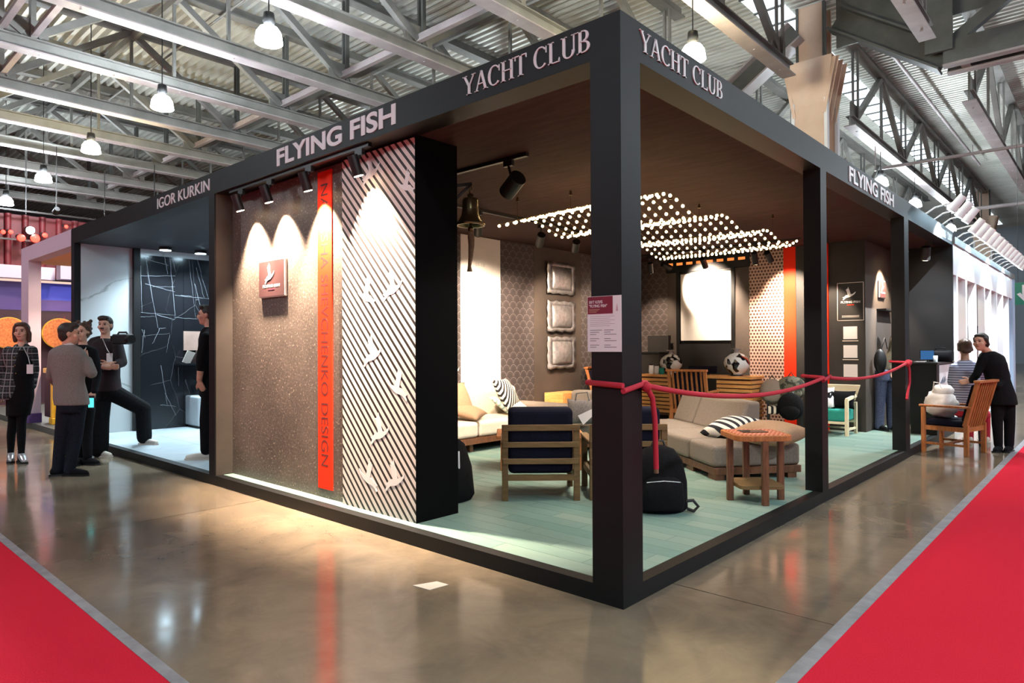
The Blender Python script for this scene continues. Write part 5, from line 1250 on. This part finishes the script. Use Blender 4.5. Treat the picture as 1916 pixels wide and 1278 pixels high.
# --- standing woman in black
f = Fig((.90, 8.36, 0), 'standing woman in long black top leaning over the seated woman', 9.42, 1878, 843)
hc = f.p(1835, 640, -.05); f.head(hc, (-.85, -.45), .100, hair_d, 'bun'); f.skin.cap(hc+V((.02, .01, -.05)), f.p(1849, 660), .048, .055)
c = MB(); f.lo(c, [(f.p(1850, 657), .07, .07), (f.p(1853, 664), .15, .10), (f.p(1859, 680), .175, .125), (f.p(1867, 710), .16, .12), (f.p(1874, 740), .185, .14), (f.p(1876, 757), .19, .15)], 24)
f.limb(c, [f.p(1871, 672), f.p(1882, 705, .0), f.p(1866, 722, -.12)], [.066, .058, .048]); f.limb(c, [f.p(1840, 670, -.02), f.p(1828, 700, .0), f.p(1818, 712, .1)], [.064, .055, .046]); remesh(c, 'long_top', blackcloth, f.root)
f.hand(f.p(1866, 722, -.12), (-1, -.1, 0), (0, 0, 1)); f.hand(f.p(1818, 712, .1), (-.8, .3, -.2), (0, 0, 1))
tr = MB(); f.limb(tr, [f.p(1866, 750), f.p(1866, 792), f.p(1868, 832)], [.085, .068, .055]); f.limb(tr, [f.p(1887, 750), f.p(1889, 792), f.p(1888, 832)], [.085, .068, .06]); remesh(tr, 'trousers', blackcloth, f.root)
for px in (1869, 1889): q = f.p(px, 838); f.shoe((q.x, q.y, 0), (-.75, -.6), blackcloth, 'ankle_boot', .26)
f.finish()

# ------------------------------------------------------------------ neighbouring stands
t = empty('portal_stand', (0, 0, 0), 0, 'lilac white portal frame of the neighbouring stand with gold counter', 'stand')
bx('beam', neigh, -13.66, -10.46, 0, .21, 3.16, 3.43, t); bx('post', neigh, -13.66, -13.12, 0, .20, .10, 3.16, t); bx('base_skirting', purple, -13.64, -13.10, -.004, .21, .10, .28, t)
bx('plinth', steel_dark, -18, -10.46, .05, 6, 0, .10, t); bx('inner_ceiling', plain('peach_soffit', (236, 176, 120), .5), -13.6, -10.46, .21, 1.0, 3.16, 3.22, t)
bx('track', blackm, -12.2, -10.6, .6, .64, 3.08, 3.16, t)
t2_ = tag(MB().cyl((-11.3, .62, 1.9), (-11.3, .62, 3.08), .004, n=5).build('hanging_cable', blackm), 'thin black cable hanging inside the lilac portal', 'cable')
t = empty('gold_counter', (-12.62, .18, .1), 0, 'gold patterned counter with maroon front under the lilac portal', 'counter')
MB().box(-.42, .0, .06, .5, .12, .94).build('body', maroon, t); MB().box(-.46, .14, .04, .56, .94, 1.03).build('top', gold, t, .01); MB().box(.0, .1, .05, .5, .12, .94).build('carved_end', gold, t, .01); MB().box(-.05, .16, .04, .54, 0, .12).build('foot', gold, t, .01)
for k in range(5): MB().tube([(.105, .1+.08*k, .16), (.11, .13+.08*k, .4), (.105, .09+.08*k, .62), (.11, .12+.08*k, .9)], .012, 6).build('carved_rib', gold, t)
t = empty('bottle', (-12.75, .40, 1.13), 0, 'dark bottle with white label on the gold counter', 'bottle')
MB().lathe([(.05, 0), (.05, .22), (.02, .30), (.02, .38)], 16).build('body', glass, t); MB().lathe([(.0515, .08), (.0515, .17)], 16).build('label', paperw, t)
t = empty('dark_stand', (0, 0, 0), 0, 'dark rear stand with purple and blue bands behind the lilac portal', 'stand')
bx('wall', maroon, -20.3, -20, -4, 8, 0, 2.55, t); bx('purple_band', purple, -20.3, -19.98, -4, 1.75, 2.55, 3.32, t); bx('blue_band', bluew, -20.3, -19.98, 1.75, 8, 2.85, 3.32, t); bx('violet_band', purple, -20.3, -19.98, 1.75, 8, 2.55, 2.85, t)
bx('white_fascia', neigh, -20.0, -19.6, -4, 2.0, 3.38, 3.72, t); bx('white_fascia', neigh, -19.5, -19.1, 2.0, 8, 3.38, 3.85, t); bx('light_band', glow('peach_band', (255, 214, 196), .9), -20.05, -19.95, -4, 8, 3.32, 3.38, t)
for k in range(6): bx('marble_streak', burg, -19.995, -19.99, -1+1.1*k, -.97+1.1*k, .6, 2.4-.2*(k % 3), t)
for y, lab in ((.98, 'orange honeycomb disc behind the woman in plaid coat'), (2.12, 'orange honeycomb disc above the gold counter')):
    t = empty('honeycomb_disc', (-19.7, y, 1.92), 0, lab, 'disc')
    MB().cyl((0, 0, 0), (.08, 0, 0), .40, n=48).build('face', amber, t); MB().cyl((-.02, 0, 0), (.06, 0, 0), .42, n=48).build('rim', gold, t); MB().cyl((-.3, 0, 0), (0, 0, 0), .05, n=10).build('wall_bracket', blackm, t)
for y in (.9, 2.1):
    ld = bpy.data.lights.new('disc_lamp', 'SPOT'); ld.energy = 60; ld.spot_size = 1.0; ld.color = (1, .8, .6)
    lo = bpy.data.objects.new('disc_lamp', ld); COL.objects.link(lo); lo.parent = t; lo.location = (1.6, y-2.12, 1.3); lo.rotation_euler = V((-1.5, 0, -1.1)).to_track_quat('-Z', 'Y').to_euler()
t = empty('lighting_rig', (0, 0, 0), 0, 'dark red draped lighting rig with glowing lamps above the honeycomb stand', 'rig')
bx('drape', curtain, -26.3, -26.2, -6, 9, 4.0, 6.15, t)
for k in range(30): MB().cyl((-26.15, -5.8+.5*k, 4.0), (-26.15, -5.8+.5*k, 6.15), .10, n=8).build('drape_fold', curtain, t)
for z in (6.2, 5.2): MB().bar((-25.6, -6, z), (-25.6, 9, z), .06).build('truss_bar', blackm, t)
for y in (-2, 1, 2.6, 5): MB().bar((-25.6, y, 6.1), (-25.6, y, 8.1), .025).build('hang_wire', blackm, t)
for k, (px, py, m, r) in enumerate([(57, 431, whiteglow, .13), (66, 446, redglow, .14), (40, 445, redglow, .12), (20, 434, redglow, .07), (84, 440, redglow, .08), (124, 424, redglow, .06), (6, 434, redglow, .07)]):
    c_ = at(px, py, 1)-CAM; c_ = CAM+c_*((-25.5-CAM.x)/c_.x)
    MB().ball(c_, r, 12, 8).build('stage_lamp', m, t); MB().cyl(c_+V((-.1, 0, 0)), c_+V((-.45, 0, .1)), r*.9, r*.7, 12).build('lamp_can', blackm, t)
for y in (0, 3, 6):  # red floods added to light the drape
    ld = bpy.data.lights.new('added_drape_flood', 'SPOT'); ld.energy = 45; ld.spot_size = 1.9; ld.color = (1, .12, .14)
    lo = bpy.data.objects.new('added_drape_flood', ld); COL.objects.link(lo); lo.parent = t; lo.location = (-23.8, y, 5.9); lo.rotation_euler = V((-1, 0, -.25)).to_track_quat('-Z', 'Y').to_euler()
    MB().cyl((-23.72, y, 5.95), (-23.5, y, 6.05), .1, .08, 14).bar((-23.6, y, 6.1), (-23.6, y, 8.1), .025).build('added_flood_can', blackm, t)
spot('added fill spotlight on the track inside the lilac portal', (-11.6, .62, 3.08), (-11.6, .62, 2.92), (-13.1, .1, 1.4), 60, 110, .8, (1, .74, .55))  # fill spotlights added to brighten the portal post and counter
spot('added fill spotlight on the track inside the lilac portal, over the gold counter', (-12.1, .62, 3.08), (-12.1, .60, 2.92), (-12.5, .3, .7), 160, 110, .8, (1, .74, .55))
# white stand at right
t = empty('white_stand', (0, 0, 0), 0, 'brightly lit white stand with grey banner bays beyond the booth', 'stand')
whitew = plain('stand_white', (240, 240, 242), .5)
bx('fascia', whitew, -.3, 0, 10.28, 18.6, 2.70, 3.22, t); bx('top_rail', steel, -.32, .03, 10.26, 18.9, 3.22, 3.34, t); bx('end_post', plain('blue_grey_post', (160, 180, 205), .5), -.3, .02, 18.6, 19.0, 0, 3.22, t)
bx('back_wall', whitew, -1.5, -1.4, 10.28, 18.6, 0, 3.2, t); bx('plinth', bluewhite, -1.5, .0, 10.28, 18.6, 0, .08, t)
ys = [10.6, 11.55, 12.65, 13.85, 14.75, 15.7, 16.75, 17.9]
for k, y in enumerate(ys):
    bx('banner_head', postergrey, -.9, -.10, y+.2, y+.24, 1.9, 2.72, t); bx('banner', (mottled('sunset_print', (226, 90, 60), (250, 180, 90), .5, 1.5) if k == 0 else MATS['sunset_print'] if 'sunset_print' in MATS else bpy.data.materials['sunset_print']) if k < 3 else darkw, -.9, -.10, y+.2, y+.24, .08, 1.5, t)
    bx('banner_title', glass, -.9, -.10, y+.2, y+.24, 1.5, 1.9, t); bx('mullion', whitew, -.12, 0, y-.06, y+.10 if k < 3 else y+.0, .08, 2.70, t)
for k in range(16):
    y = 8.5+.62*k
    t = empty('arm_spotlight', (-.05, y, 3.43 if y < 10.2 else 3.34), 0, 'white arm spotlight over the white stand, number %s from the booth' % (ORD[k] if k < 13 else ('fourteenth', 'fifteenth', 'sixteenth')[k-13]), 'spotlight', 'arm spotlights of the white stand')
    MB().tube([(-.1, 0, 0), (.1, 0, .14), (.35, 0, .18)], .012).build('arm', white, t); MB().cyl((.46, 0, .26), (.30, 0, .06), .055, .065, 18).build('lamp_head', white, t); MB().cyl((.30, 0, .06), (.296, 0, .055), .055, n=18).build('lens', lensc, t)
    if k % 4 == 1:
        ld = bpy.data.lights.new('arm_lamp', 'SPOT'); ld.energy = 800; ld.spot_size = math.radians(120); ld.spot_blend = .8; ld.color = (.9, .95, 1)
        lo = bpy.data.objects.new('arm_lamp', ld); COL.objects.link(lo); lo.parent = t; lo.location = (.28, 0, .03); lo.rotation_euler = V((-.55, 0, -1)).to_track_quat('-Z', 'Y').to_euler()
t = empty('exit_sign', (.0, 20, 2.60), 0, 'green exit sign with white down arrow past the white stand', 'sign')
pn = MB().box(-.12, .9, 0, .06, 0, .62).build('panel', greens, t)
MB().box(.09, .17, -.01, 0, .22, .55).prism([(-.03, .30), (.13, .10), (.29, .30), (.21, .34), (.13, .22), (.05, .34)], .012, basis((0, 0, 0), (1, 0, 0), (0, 0, 1))).build('arrow', paperw, pn)
for x in (0, .8): MB().cyl((x, .03, .62), (x, .03, 5.4), .006, n=5).build('hang_wire', blackm, t)
t = empty('far_stand', (0, 0, 0), 0, 'pale far stand with white counter beyond the end of the aisle', 'stand')
bx('wall', bluewhite, -.5, 9, 30, 30.3, 0, 3.0, t); bx('fascia', plain('teal_grey_fascia', (140, 170, 172), .5), -.5, 9, 29.8, 30, 3.0, 3.6, t); bx('counter', whitew, .5, 4, 27, 28, 0, 1.0, t); bx('counter_shadow_gap', darkw, .5, 4, 26.98, 27, .42, .5, t)
